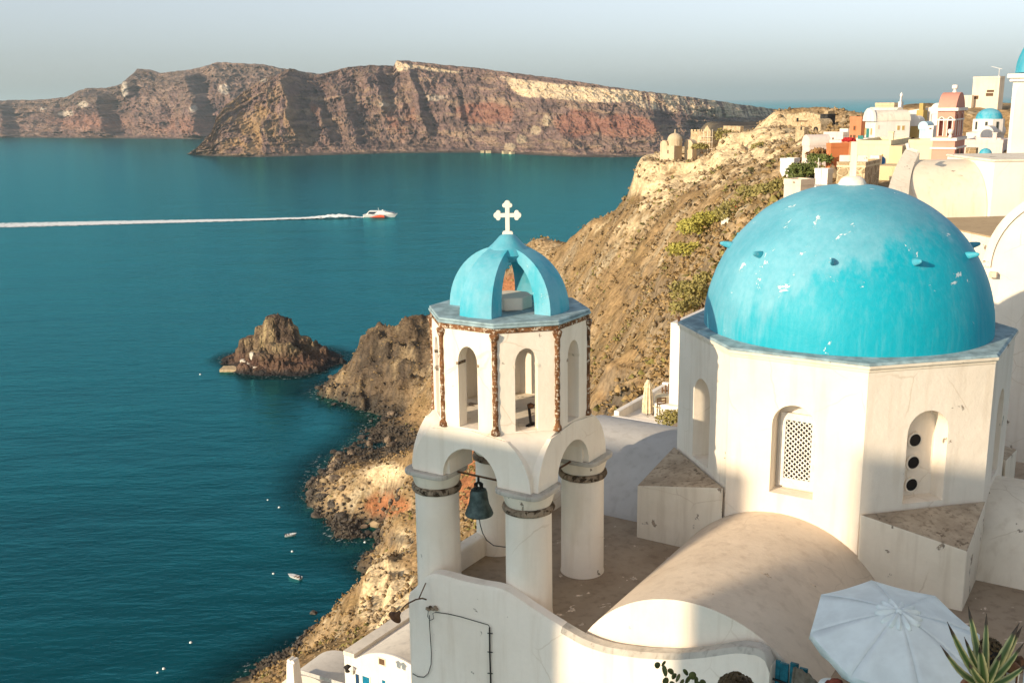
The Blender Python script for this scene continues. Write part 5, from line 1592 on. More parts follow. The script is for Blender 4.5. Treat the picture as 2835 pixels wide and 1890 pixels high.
# ---------------------------------------------------------------- terrace with folded parasol beyond the drum
h = House('house', 'tall blank white house wall just behind the drum', 'house', 1535.5, 1600, 0, 748, 968, 44, az=57.6, W=5, mat=P_white, base=4)
h.part('rusty_pipe_stub', MB().lathe([(.06, h.H), (.06, h.H + .18), (.09, h.H + .2), (.09, h.H + .26), (0, h.H + .27)], 8, None, cx=.2, cy=h.L - .3), M_rustiron)
h.part('side_step', MB().box(-.3, -.01, h.L - 1.0, h.L + .55, -4, mpp(44) * 34), P_white)
tr = House('terrace', 'small sunny white terrace left of the drum with low walls', 'terrace', 1412, 1530, 0, 985, 1010, 43, az=57.6, W=5.2, mat=P_roofw, base=5)
tr.part('floor', MB().box(0.02, tr.W, 0.02, tr.L, tr.H + .002, tr.H + .03), P_white)
tr.part('low_wall', MB().box(-.18, .08, -.1, tr.L + .1, tr.H - .3, tr.H + .24), P_white, bevel=.06)
tr.part('low_wall', MB().box(.09, tr.W, tr.L - .16, tr.L + .1, tr.H - .3, tr.H + .42), P_white, bevel=.03)
tr.part('low_wall', MB().box(tr.W, tr.W + .25, -.1, tr.L + .1, tr.H - .3, tr.H + .5), P_white, bevel=.03)
zt_ = tr.P.z + tr.H + .03
pp = at(1487, 980, 45.0); pp.z = zt_
ps = empty('folded_parasol', pp, R(20), 'folded cream parasol standing on the small white terrace', 'parasol')
M_cream = simple('cream_canvas', (0.72, 0.60, 0.40), .9, .3, 5)
v, f = [], []
prof = [(.26, .12), (.25, .6), (.19, 1.15), (.13, 1.42)]
n = 20
m = MB()
for r_, z_ in prof:
    for k in range(n):
        rr = r_ * (1.0 if k % 2 else .72)
        v.append((rr * math.cos(2 * math.pi * k / n), rr * math.sin(2 * math.pi * k / n), z_))
for j in range(3):
    for k in range(n): f.append((j * n + k, j * n + (k + 1) % n, (j + 1) * n + (k + 1) % n, (j + 1) * n + k))
m.add(v, f).build('folded_canopy', M_cream, ps)
v = []
for r_, z_ in ((.22, 1.28), (.14, 1.48), (.07, 1.62), (0.02, 1.64)):
    for k in range(n):
        rr = r_ * (1.0 if k % 2 else .8)
        v.append((rr * math.cos(2 * math.pi * k / n), rr * math.sin(2 * math.pi * k / n), z_))
MB().add(v, f).build('cap', M_cream, ps)
MB().tube([(0, 0, 0), (0, 0, 1.72)], .025, 8).build('pole', M_iron, ps)
def chair(loc, rz, label):
    o = empty('chair', loc, rz, label, 'chair', None)
    for x in (-.2, .2):
        for y in (-.2, .2): MB().box(x - .02, x + .02, y - .02, y + .02, 0, .44 if y < 0 else .9).build('leg', P_brown, o)
    MB().box(-.23, .23, -.23, .23, .441, .48).build('seat', M_cream, o)
    for z in (.6, .72, .84): MB().box(-.179, .179, .185, .215, z, z + .06).build('slat', P_brown, o)
    return o
pp = at(1513, 985, 44.8); pp.z = zt_
chair(pp, R(200), 'brown wooden chair on the terrace beside the folded parasol')
pp = at(1521, 985, 45.6); pp.z = zt_
tb = empty('table', pp, 0, 'small cloth-covered table by the wooden gate', 'table')
MB().lathe([(.36, .70), (.36, .73), (0, .732)], 14).build('table_top', M_cream, tb); MB().tube([(0, 0, 0), (0, 0, .7)], .04, 8).build('leg', P_brown, tb)
MB().lathe([(.37, .40), (.365, .735), (0, .74)], 14).build('cloth', M_cream, tb)
gp = at(1536, 985, 46.6); gp.z = zt_
gt = empty('picket_gate', gp, R(-25), 'small rounded brown picket gate at the back of the terrace', 'gate')
for k in range(6):
    x = -.38 + .15 * k
    MB().box(x, x + .07, -.02, .02, .05, .72 + .28 * math.sin(math.pi * (k + .5) / 6)).build('picket', P_brown, gt)
for z in (.25, .6): MB().box(-.4, .46, .021, .05, z, z + .07).build('rail', P_brown, gt)

# ---------------------------------------------------------------- plants
def leaf_mat(name, a, b, rough=.6):
    t = NT(name)
    g = t.coord('World')
    n = t.noise(g, 2.5, 4, .6)
    c = t.mix(t.ramp(n, .3, .7), a, b)
    return t.done(c, rough, None, spec=.2)
L_yel = leaf_mat('yellow_green_leaves', (0.28, 0.25, 0.05), (0.46, 0.40, 0.09)); L_olive = leaf_mat('olive_leaves', (0.19, 0.165, 0.05), (0.33, 0.27, 0.09))
L_green = leaf_mat('dark_green_leaves', (0.08, 0.11, 0.03), (0.18, 0.20, 0.06)); L_dry = leaf_mat('dry_scrub', (0.24, 0.15, 0.06), (0.44, 0.30, 0.135))
L_dark = leaf_mat('dark_rosettes', (0.03, 0.022, 0.012), (0.08, 0.055, 0.025))
def leafy(name, lobes, leaf, n, mat, parent, seed=0, up=.3):
    """many small leaf faces through a lumpy crown; lobes = (centre, radius)"""
    rs = np.random.RandomState(seed)
    v, f = [], []
    wsum = np.array([l[1] ** 2 for l in lobes]); wsum = wsum / wsum.sum()
    for i in range(n):
        c_, r_ = lobes[rs.choice(len(lobes), p=wsum)]
        d = rs.normal(size=3); d /= np.linalg.norm(d)
        d[2] = d[2] if d[2] > -.3 else -d[2]
        p = np.array(c_) + d * r_ * (1 - .45 * rs.rand() ** 2) * np.array([1, 1, .8])
        a = rs.normal(size=3); a /= np.linalg.norm(a)
        b = np.cross(a, d + rs.normal(size=3) * .5); b /= np.linalg.norm(b) + 1e-6
        s_ = leaf * (.6 + .8 * rs.rand())
        k = len(v)
        v += [tuple(p - a * s_ * .5), tuple(p + b * s_ * .35), tuple(p + a * s_ * .6 + d * s_ * up), tuple(p - b * s_ * .35)]
        f.append((k, k + 1, k + 2, k + 3))
    me = bpy.data.meshes.new(name); me.from_pydata(v, [], f); me.materials.append(mat)
    return link(name, me, None, parent)
def bush(dx, dy, Y, w, hgt, mat, label, seed, leaf=.28, n=900, nl=6, lift=0.0, depth=None, cat='bush', name='bush'):
    p = at(dx, dy, Y); p.z += lift
    o = empty(name, p, 0, label, cat)
    rs = np.random.RandomState(seed)
    lob = []
    for k in range(nl):
        x = (rs.rand() - .5) * w * .75; y = (rs.rand() - .5) * (depth or w) * .7
        r_ = hgt * (.38 + .22 * rs.rand())
        lob.append(((x, y, r_ * .5 + hgt * .25 * rs.rand()), r_))
    leafy('crown', lob, leaf, n, mat, o, seed)
    MB().tube([(0, 0, -.8), (0.05, 0, hgt * .3)], hgt * .06, 6, None, hgt * .03).build('stem', P_brown, o)
    return o
bush(1612, 545, 128, 6.5, 3.2, L_yel, 'large yellow green bush on the slope left of the dome', 1, .34, 2200, 9)
bush(1570, 592, 122, 4.2, 2.4, L_yel, 'yellow bush at the lower end of the green patch', 2, .32, 1200, 6)
bush(1640, 518, 126, 4.5, 2.4, L_yel, 'yellow green bush touching the terrace wall', 3, .32, 1200, 6)
bush(1696, 512, 104, 4.6, 2.4, L_olive, 'olive bush in front of the round terrace wall', 4, .3, 1500, 7)
bush(1745, 478, 100, 5.0, 2.6, L_olive, 'olive bush below the upper terrace steps', 5, .3, 1600, 7)
bush(1785, 462, 92, 3.6, 2.0, L_olive, 'olive bush below the stone pergola hut', 6, .3, 1000, 5)
bush(1605, 700, 74, 3.6, 2.0, L_olive, 'olive bush on the slope close to the drum ledge', 7, .24, 1300, 6)
bush(1570, 722, 70, 2.2, 1.2, L_olive, 'low olive bush left of the drum ledge', 8, .22, 700, 5)
bush(1640, 660, 80, 2.6, 1.6, L_olive, 'olive bush half hidden by the big dome', 9, .24, 800, 5)
bush(1848, 414, 84, 1.9, 1.45, L_green, 'dark green tree below the orange house', 10, .26, 1800, 8, cat='tree', name='tree')
bush(1826, 424, 82, 1.1, .9, L_green, 'dark green shrub left of the green tree', 11, .24, 900, 5)
bush(1885, 378, 86, 1.2, 1.1, L_green, 'small green tree beside the orange house wall', 12, .22, 700, 6, cat='tree', name='tree')
bush(1874, 372, 88, .9, 1.2, leaf_mat('rusty_leaves', (.22, .11, .04), (.34, .2, .08)), 'rusty orange shrub in front of the rose vaulted house', 13, .22, 500, 4)
bush(1548, 990, 36, 1.3, .95, L_olive, 'rounded olive bush beside the sunny white terrace', 14, .10, 1300, 6)
bush(1665, 328, 246, 2.6, 4.0, L_olive, 'dark cypress-like shrub on the castle hilltop', 15, .5, 500, 5)
bush(1612, 346, 244, 3.4, 2.2, L_olive, 'shrub below the scaffolded ruin', 16, .5, 500, 5)
bush(1755, 448, 138, 2.4, 1.6, L_olive, 'shrub on bare rock left of the stone hut', 17, .34, 400, 5)
bush(1740, 350, 210, 3.6, 2.0, L_olive, 'shrub on the cream cliff under the castle hill', 18, .5, 500, 5)

# ---- rocks: one irregular stone shape in several variants
def rock_mesh(seed, flat=.8):
    rs = np.random.RandomState(seed)
    bm = bmesh.new()
    bmesh.ops.create_icosphere(bm, subdivisions=2, radius=1.0)
    nrm = rs.normal(size=(9, 3)); nrm /= np.linalg.norm(nrm, axis=1)[:, None]
    off = .55 + .35 * rs.rand(9)
    for vv in bm.verts:
        p = np.array(vv.co)
        for q, o_ in zip(nrm, off):
            d = p @ q - o_
            if d > 0: p = p - q * d
        vv.co = Vector(p) * (1 + .06 * rs.normal())
        vv.co.z *= flat
    me = bpy.data.meshes.new('boulder')
    bm.to_mesh(me); bm.free()
    return me
M_rock = simple('shore_rock', (0.20, 0.15, 0.105), .9, .6, 1.2, 0, .8, .1, .1); M_rockd = simple('dark_shore_rock', (0.085, 0.07, 0.056), .85, .6, 1.2, 0, .8, .2, .1)
M_rockl = simple('tan_rock', (0.30, 0.22, 0.13), .9, .5, 1.2, 0, .8, .1, .1)
rocks = []
for k in range(6):
    for mt in (M_rock, M_rockd, M_rockl):
        me = rock_mesh(500 + k); me.materials.append(mt); rocks.append(me)
rs = np.random.RandomState(77)
sh = np.array([atz(*a)[:2] for a in SHORE[1:]])
gb_i = 0
def put_boulder(x, y, s_, ti, label, group, sink=.25):
    z = max(ground_z(x, y), -.4)
    o = bpy.data.objects.new('boulder', rocks[(rs.randint(6)) * 3 + ti])
    COL.objects.link(o)
    o.location = (x, y, z + s_ * (.35 - sink))
    o.rotation_euler = (rs.rand() * .6, rs.rand() * .6, rs.rand() * 6.28)
    o.scale = (s_ * (.8 + .5 * rs.rand()), s_ * (.8 + .4 * rs.rand()), s_ * (.7 + .4 * rs.rand()))
    return tag(o, label, 'boulder', group)
for (seg0, seg1, cnt, smin, smax, label, grp) in (
        (9, 13, 80, .5, 2.0, 'dark angular boulder on the rocky point below the tower', 'boulders of the rocky point'),
        (6, 9, 26, .6, 1.6, 'dark boulder in the small cove below the red earth', 'boulders in the small cove'),
        (1, 4, 44, .5, 1.4, 'black boulder on the dark beach at the bottom', 'boulders on the black beach'),
        (12, 18, 34, .6, 1.8, 'dark boulder along the water before the far promontory', 'boulders under the promontory')):
    for k in range(cnt):
        i = rs.randint(seg0, seg1)
        t_ = rs.rand()
        p = sh[i] * (1 - t_) + sh[min(i + 1, len(sh) - 1)] * t_
        inl = abs(rs.normal()) * 5.0 - 1.2
        s_ = smin + (smax - smin) * rs.rand() ** 2.2
        put_boulder(p[0] + inl + rs.normal() * .8, p[1] + rs.normal() * 1.2 - inl * .1, s_, 1 if inl < 1.5 else rs.choice([0, 0, 1, 2]), label, grp)
# single big stones that stand out
for dx, dy, s_, lab in ((730, 1185, 2.0, 'lone dark boulder standing in the water off the point'), (868, 1205, 2.3, 'pale square rock slab by the small cove'), (720, 1407, 1.1, 'low dark rock awash near the black beach'), (838, 1360, 1.9, 'round boulder at the foot of the cream bluff')):
    p = atz(dx, dy); put_boulder(p.x, p.y, s_, 2 if 'pale' in lab else 1, lab, None)

# ---- scrub and stones that cover the hillside (one uncountable mass each)
def scatter(name, tmpl_v, tmpl_f, n, mat, wfun, smin, smax, seed, label, cat, rnd=.35):
    rs = np.random.RandomState(seed)
    hh, ww = GX.shape
    wgt = wfun().ravel(); wgt = np.clip(wgt, 0, None); wgt /= wgt.sum()
    idx = rs.choice(hh * ww, n, p=wgt)
    iy_, ix_ = np.unravel_index(idx, (hh, ww))
    px_ = GX[iy_, ix_] + rs.normal(size=n) * .4; py_ = GY[iy_, ix_] + rs.normal(size=n) * .4; pz_ = GZ[iy_, ix_]
    s_ = smin + (smax - smin) * rs.rand(n) ** 2
    s_ = s_ * (.45 + .55 * np.clip(py_ / 160, 0, 1.2))
    a = rs.rand(n) * 6.283
    T = np.asarray(tmpl_v)[None] * (1 + rnd * rs.normal(size=(n, len(tmpl_v), 3)))
    x = T[..., 0] * np.cos(a)[:, None] - T[..., 1] * np.sin(a)[:, None]
    y = T[..., 0] * np.sin(a)[:, None] + T[..., 1] * np.cos(a)[:, None]
    co = np.stack([x * s_[:, None] + px_[:, None], y * s_[:, None] + py_[:, None], T[..., 2] * s_[:, None] + pz_[:, None]], -1).reshape(-1, 3)
    F = (np.asarray(tmpl_f)[None] + (np.arange(n) * len(tmpl_v))[:, None, None]).reshape(-1, 3)
    me = bpy.data.meshes.new(name)
    me.vertices.add(len(co)); me.vertices.foreach_set('co', co.astype(np.float32).ravel())
    me.loops.add(F.size); me.loops.foreach_set('vertex_index', F.astype(np.int32).ravel())
    me.polygons.add(len(F)); me.polygons.foreach_set('loop_start', np.arange(0, F.size, 3, dtype=np.int32))
    me.update(); me.validate()
    me.materials.append(mat)
    o = link(name, me)
    return tag(o, label, cat, None, 'stuff')
tuft_v = [(0, 0, .55), (.5, .1, .1), (.15, .5, .12), (-.4, .3, .1), (-.45, -.25, .1), (.1, -.5, .12), (.3, -.3, .45), (-.2, .2, .5)]
tuft_f = [(0, 1, 2), (0, 2, 3), (0, 3, 4), (0, 4, 5), (0, 5, 1), (6, 1, 5), (7, 2, 3), (6, 5, 0), (7, 3, 0)]
stone_v = [(0, 0, .6), (.5, 0, .15), (.1, .5, .2), (-.5, .2, .15), (-.2, -.5, .2), (.3, -.4, -.1), (-.1, 0, -.4)]
stone_f = [(0, 1, 2), (0, 2, 3), (0, 3, 4), (0, 4, 5), (0, 5, 1), (6, 2, 1), (6, 3, 2), (6, 4, 3), (6, 5, 4), (6, 1, 5)]
vis = (dx_ > 580) & (dx_ < 1980) & (dy_ > 250) & (dy_ < 1640) & (GY > 45)
cell = np.gradient(GY, axis=0) * np.gradient(GX, axis=1)
wbase = np.abs(cell) * vis * (160 / GY) ** 1.6
land = sstep(1.5, 5, GZ)
scatter('dry_scrub', tuft_v, tuft_f, 24000, L_dry, lambda: wbase * land * (1.1 - crm.clip(0, 1)) * sstep(.28, .55, n_a), .3, 0.95, 5, 'dry brown scrub growing all over the hillside', 'scrub')
scatter('low_shrubs', tuft_v, tuft_f, 3000, L_olive, lambda: wbase * land * sstep(.5, .66, n_c) * (1.15 - crm.clip(0, 1)), .4, 1.15, 6, 'dark low shrubs dotted over the slope', 'shrubs')
scatter('hillside_stones', stone_v, stone_f, 8000, M_rockl, lambda: wbase * land * (.15 + crm.clip(0, 1) + sstep(.52, .66, n_b)), .25, 1.1, 7, 'pale loose stones strewn on the hillside', 'stones')
scatter('shore_rubble', stone_v, stone_f, 6000, M_rockd, lambda: wbase * sstep(-2.5, -.5, GZ) * sstep(5, 1.0, GZ) * (GY > 120), .25, 1.0, 8, 'black rubble along the water line', 'rubble')

# ---------------------------------------------------------------- on the islet
io = empty('islet_landing', atz(545, 842), 0, 'white stairs and stone landing on the rocky islet', 'landing')
def ip(dx, dy, Y): return at(dx, dy, Y) - io.location
p = ip(535, 838, 392)
MB().box(p.x - 4.5, p.x + 5, p.y - 3, p.y + 3, -1, 1.0).build('quay', P_stone2, io)
for k in range(7):
    q = ip(556 + 5.0 * k, 826 + 2.6 * k, 392.4 - .62 * k)
    MB().box(q.x - .7, q.x + .7, q.y - .6, q.y + 1.2, q.z - 2.2, q.z).build('step', P_roofw, io)
p = ip(578, 815, 391.8)
MB().box(p.x - .7, p.x + .7, p.y - .5, p.y + 2.0, p.z - 3, p.z + .9).build('hut_front', P_roofw, io)
# ---------------------------------------------------------------- boats
M_boatw = simple('boat_white', (0.78, 0.77, 0.74), .35, .06, 2); M_boatr = simple('boat_red', (0.62, 0.09, 0.03), .4, .1, 2); M_boatd = simple('boat_glass', (0.02, 0.03, 0.05), .15, .1, 2)
M_wood = simple('boat_wood', (0.30, 0.19, 0.10), .6, .3, 4)
st_, bw_ = atz(836, 499), atz(914, 499)
fdir = (bw_ - st_); FL = fdir.length
fe = empty('ferry', st_, math.atan2(fdir.y, fdir.x), 'fast white ferry with red painted hull trailing a wake', 'ferry')
def hull(L_, B, sec, z0, z1, bowrake, sheer, mat, nm, parent):
    v, f = [], []
    n_ = 14
    for i in range(n_ + 1):
        t_ = i / n_
        wx = B * (1 - max(0, (t_ - .5) / .5) ** 2.2)
        for yy, zz in ((-1, 1), (-.92, .45), (-.5, 0), (.5, 0), (.92, .45), (1, 1)):
            x = t_ * L_ * (1 - bowrake * (1 - zz) * t_ ** 3)
            v.append((x, yy * wx * (.75 + .25 * zz), z0 + (z1 - z0) * zz + sheer * t_ ** 2 * zz))
    for i in range(n_):
        for j in range(5): f.append((i * 6 + j, i * 6 + j + 1, (i + 1) * 6 + j + 1, (i + 1) * 6 + j))
        f.append((i * 6 + 5, i * 6, (i + 1) * 6, (i + 1) * 6 + 5))
    f += [tuple(range(6)), tuple(n_ * 6 + j for j in range(6))]
    return MB().add(v, f).build(nm, mat, parent, smooth=35.0)
hull(FL, 3.6, None, -.8, 2.6, .12, 1.0, M_boatw, 'hull', fe)
def side(x0, x1, zpts, d, mat, nm):
    for sg in (-1,):
        v = [(x, -3.62 - d, z) for x, z in zpts]
        v2 = [(x, -3.4, z) for x, z in zpts]
        n_ = len(v)
        MB().add(v + v2, [tuple(range(n_)), tuple(range(n_, 2 * n_))[::-1]] + [(k, (k + 1) % n_, n_ + (k + 1) % n_, n_ + k) for k in range(n_)]).build(nm, mat, fe)
side(0, 0, [(FL * .18, .2), (FL * .64, .2), (FL * .62, 2.0), (FL * .5, 2.5), (FL * .38, 1.7)], .02, M_boatr, 'hull_stripe')
side(0, 0, [(FL * .63, .5), (FL * .72, 1.0), (FL * .62, 2.2)], .03, M_boatd, 'hull_mark')
MB().add([(FL * .08, -3.2, 2.6), (FL * .92, -2.2, 3.4), (FL * .92, 2.2, 3.4), (FL * .08, 3.2, 2.6), (FL * .17, -3.0, 5.6), (FL * .62, -2.8, 5.6), (FL * .62, 2.8, 5.6), (FL * .17, 3.0, 5.6)],
         [(0, 1, 2, 3), (4, 5, 6, 7), (0, 1, 5, 4), (1, 2, 6, 5), (2, 3, 7, 6), (3, 0, 4, 7)]).build('cabin', M_boatw, fe)
MB().add([(FL * .13, -3.14, 3.1), (FL * .32, -3.14, 3.1), (FL * .42, -3.02, 5.2), (FL * .19, -3.05, 5.2), (FL * .13, -3.0, 3.1), (FL * .32, -3.0, 3.1), (FL * .42, -2.9, 5.2), (FL * .19, -2.9, 5.2)],
         [(0, 1, 2, 3), (4, 7, 6, 5), (0, 4, 5, 1), (1, 5, 6, 2), (2, 6, 7, 3), (3, 7, 4, 0)]).build('cabin_window', M_boatd, fe)
MB().add([(FL * .64, -2.75, 5.0), (FL * .90, -2.25, 3.75), (FL * .90, 2.25, 3.75), (FL * .64, 2.75, 5.0), (FL * .645, -2.7, 5.5), (FL * .91, -2.2, 4.1), (FL * .91, 2.2, 4.1), (FL * .645, 2.7, 5.5)],
         [(0, 1, 2, 3), (4, 5, 6, 7), (0, 1, 5, 4), (1, 2, 6, 5), (2, 3, 7, 6), (3, 0, 4, 7)]).build('windscreen', M_boatd, fe)
for k in range(7): MB().box(FL * (.27 + .03 * k), FL * (.285 + .03 * k), -3.66, -3.55, 2.15, 2.4).build('porthole', M_boatd, fe)
MB().box(FL * .18, FL * .62, -2.9, 2.9, 5.602, 5.9).build('roof', M_boatw, fe)
MB().tube([(FL * .45, 0, 5.9), (FL * .43, 0, 8.4)], .16, 6).tube([(FL * .43, -1.3, 7.6), (FL * .43, 1.3, 7.6)], .12, 6).build('mast', M_boatw, fe)
MB().lathe([(0, 5.9), (.7, 6.0), (.7, 6.6), (0, 7.0)], 10, None, cx=FL * .56).build('radar_dome', M_boatw, fe, smooth=True)
# foam wake: low ridged foam on the water
def foam_mat():
    t = NT('wake_foam')
    g = t.coord('World', (.25, .6, 1))
    n_ = t.noise(g, 1.0, 5, .65)
    a = t.sep(t.attr('tint'))[0]
    k = t.ramp(t.math('ADD', n_, a), .74, .98)
    d = t.n('ShaderNodeBsdfDiffuse'); d.inputs['Color'].default_value = (.82, .84, .82, 1)
    tr_ = t.n('ShaderNodeBsdfTransparent'); mx = t.n('ShaderNodeMixShader')
    t.l(k, mx.inputs[0]); t.l(tr_.outputs[0], mx.inputs[1]); t.l(d.outputs[0], mx.inputs[2]); t.l(mx.outputs[0], t.out.inputs['Surface'])
    return t.m
M_foam = foam_mat()
e0 = atz(-60, 521.5)
nw = 240
tt = np.linspace(0, 1, nw)[None, :]
ss = np.linspace(-1, 1, 11)[:, None]
wd = (5.0 + 26.0 * tt ** 1.2) * np.ones_like(ss)
dirx, diry = (e0 - st_).normalized()[:2]
Ln = (e0 - st_).length
sway = 1.6 * (fbm(tt * 14, tt * 0, 3, 401) - .5)
bx_ = st_.x + dirx * Ln * tt; by_ = st_.y + diry * Ln * tt + 8 * np.sin(tt * 2.2) * tt
WXx = bx_ - diry * (ss * wd + sway); WYy = by_ + dirx * (ss * wd + sway)
rough_ = fbm(WXx / 3, WYy / 3, 4, 411, .6)
spray = np.exp(-((tt - .075) / .05) ** 2) * 2.6 + np.exp(-((tt - .17) / .10) ** 2) * .8
WZ = .12 + (1 - ss ** 2) * (.25 + spray) * (.5 + rough_) * sstep(0, .02, tt)
ctr = (1 - np.abs(ss) ** 2.2) * (1.0 - .50 * tt ** .6)
wk = grid_mesh('wake', WXx, WYy, WZ, M_foam, np.stack([ctr] * 3, -1))
tag(wk, 'long white foam wake trailing left behind the ferry', 'wake', None, 'stuff')
def rowboat(dx, dy, L_, rz, label):
    o = empty('rowing_boat', atz(dx, dy), rz, label, 'boat')
    hull(L_, L_ * .19, None, -.12, .42, .15, .16, M_boatw, 'hull', o).location = (-L_ / 2, 0, 0)
    MB().add([(-L_ * .42, -L_ * .15, .435), (L_ * .22, -L_ * .14, .46), (L_ * .22, L_ * .14, .46), (-L_ * .42, L_ * .15, .435)], [(0, 1, 2, 3)]).build('deck_well', M_wood, o)
    for x in (-.25, .0, .2): MB().box(L_ * x - .12, L_ * x + .12, -L_ * .16, L_ * .16, .47, .52).build('thwart', M_boatw, o)
    MB().box(-L_ * .52, -L_ * .45, -.12, .12, .2, .85).build('outboard', M_boatd, o)
    return o
rowboat(676, 1326, 3.6, R(150), 'white rowing boat moored nearer the bottom edge'); rowboat(668, 1230, 2.8, R(20), 'small dark-decked boat moored farther out')
for k, (dx, dy, s_) in enumerate(((641, 1165, .32), (615, 1148, .25), (671, 1266, .3), (628, 1317, .28), (438, 1475, .3), (376, 1535, .3), (362, 1544, .22), (460, 860, .4), (658, 1232, .22), (838, 1245, .3))):
    p = atz(dx, dy)
    o = MB().lathe([(0, -.8), (.8, -.5), (1, 0), (.7, .7), (.25, .95), (0, 1)], 10).build('buoy', M_boatw, None, True, p)
    o.scale = (s_,) * 3
    tag(o, 'small white mooring buoy floating in the bay', 'buoy', 'mooring buoys in the bay')
# small harbour buildings under the far cliff
for k, (dx, w, hh, lab) in enumerate(((1108, 7, 3, 'leftmost tiny pale house at the foot of the far cliff'), (1122, 9, 3.5, 'second tiny house at the foot of the far cliff'), (1160, 9, 4, 'tiny boxy house right of the gap under the far cliff'), (1176, 8, 3, 'rightmost tiny house at the foot of the far cliff'))):
    p = atz(dx, float(np.interp(dx, [1100, 1200, 1300], [351, 355, 360])))
    o = empty('harbour_house', Vector((p.x, p.y - 2, 1.0)), R(10 * k), lab, 'house', 'harbour houses under the far cliff')
    MB().box(-w / 2, w / 2, -4, 6, -4, hh).build('wall', P_beige if k % 2 else P_stone2, o); MB().box(-w / 2 - .2, w / 2 + .2, -4.2, 6.2, hh + .01, hh + .5).build('roof', P_stone2, o)
# ---------------------------------------------------------------- foreground: parasol, gate, plants, lamp, cables
M_canvas = simple('pale_blue_canvas', (0.74, 0.81, 0.81), .9, .10, 3, 0, .15)
TILT = R(13)
APX = at(2065, 1405, 11.3)
PC = APX - Vector((0, -2.23 * math.sin(TILT), 2.23 * math.cos(TILT))) + Vector((0, 0, 1.9))
pa = empty('parasol', PC - Vector((0, 0, 1.9)), R(0), 'open pale blue canvas parasol with ruffled cap in the foreground', 'parasol')
pa.rotation_euler = (TILT, 0, 0)
RP, HP = 1.0, .33
def canopy_pt(k, t_, sag=1.0):
    a = R(-2 + 45 * k)
    r_ = RP * t_
    return Vector((r_ * math.cos(a), r_ * math.sin(a), 1.9 + HP * (1 - t_ ** 1.45)))
for k in range(8):
    v, f = [], []
    NT_, NS = 8, 6
    for i in range(NT_ + 1):
        t_ = .10 + .90 * i / NT_
        for j in range(NS + 1):
            w = j / NS
            p = canopy_pt(k, t_).lerp(canopy_pt(k + 1, t_), w)
            p.z -= .022 * math.sin(math.pi * w) * t_ + .004 * math.sin(w * 19 + k * 3) * t_ ** 2
            v.append(p)
    for i in range(NT_):
        for j in range(NS): f.append((i * (NS + 1) + j, i * (NS + 1) + j + 1, (i + 1) * (NS + 1) + j + 1, (i + 1) * (NS + 1) + j))
    # valance hanging from the rim
    b = len(v)
    for j in range(NS + 1):
        p = v[NT_ * (NS + 1) + j]
        v.append(Vector((p.x * 1.005, p.y * 1.005, p.z - .10 - .02 * math.sin(j * 2.1 + k))))
    for j in range(NS): f.append((NT_ * (NS + 1) + j, NT_ * (NS + 1) + j + 1, b + j + 1, b + j))
    o = MB().add(v, f).build('canopy_panel', M_canvas, pa, smooth=35.0)
    so = o.modifiers.new('cloth', 'SOLIDIFY'); so.thickness = .004
# ruffled cap
v, f = [], []
n = 64
for i, (r_, z_) in enumerate(((.03, .35), (.10, .345), (.17, .325), (.22, .30), (.25, .265))):
    for k in range(n):
        a = 2 * math.pi * k / n
        wv = math.sin(a * 13 + .7 * math.sin(a * 3)) * (r_ / .22) ** 1.4
        rr = r_ * (1 + .09 * wv)
        v.append((rr * math.cos(a), rr * math.sin(a), 1.9 + z_ + .026 * wv + .01 * math.sin(a * 5)))
for i in range(4):
    for k in range(n): f.append((i * n + k, i * n + (k + 1) % n, (i + 1) * n + (k + 1) % n, (i + 1) * n + k))
o = MB().add(v, f).build('ruffled_cap', M_canvas, pa, smooth=60.0)
so = o.modifiers.new('cloth', 'SOLIDIFY'); so.thickness = .004
MB().lathe([(.045, 2.22), (.045, 2.25), (.03, 2.265), (0, 2.27)], 14).build('cap_button', M_canvas, pa, smooth=True)
MB().tube([(0, 0, -1.0), (0, 0, 2.24)], .022, 10).build('pole', M_paintwood, pa)
for k in range(8):
    a = canopy_pt(k, .12); b = canopy_pt(k, .98)
    MB().tube([a - Vector((0, 0, .02)), b - Vector((0, 0, .02))], .008, 5).build('rib', M_paintwood, pa)

# blue plank gate with bolt
GA = chl(-6.52, -1.07, 0)
ga_ = empty('blue_gate', GA, AZ, 'peeling teal blue plank gate at the end of the wall', 'gate')
M_bluewood = simple('teal_painted_wood', (0.01, 0.135, 0.185), .55, .5, 9)
for k, (a, b, t_) in enumerate(((-.005, -.065, .56), (-.067, -.175, .545), (-.195, -.30, .585), (-.315, -.42, .55))):
    MB().box(-.02, .02, b, a, -.8, t_).build('plank', M_bluewood, ga_, bevel=.004)
MB().tube([(-.035, 0.02, .30), (-.035, -.42, .265)], .014, 6).build('iron_bar', M_iron, ga_)
pdl = MB().box(-.07, -.035, -.105, -.06, .17, .225); pdl.build('padlock', simple('padlock_metal', (.4, .38, .34), .4, .2, 10, .8), ga_, bevel=.006)
MB().tube([(-.05, -.07, .22), (-.05, -.07, .26), (-.05, -.095, .26), (-.05, -.095, .22)], .006, 6).build('shackle', M_iron, ga_)
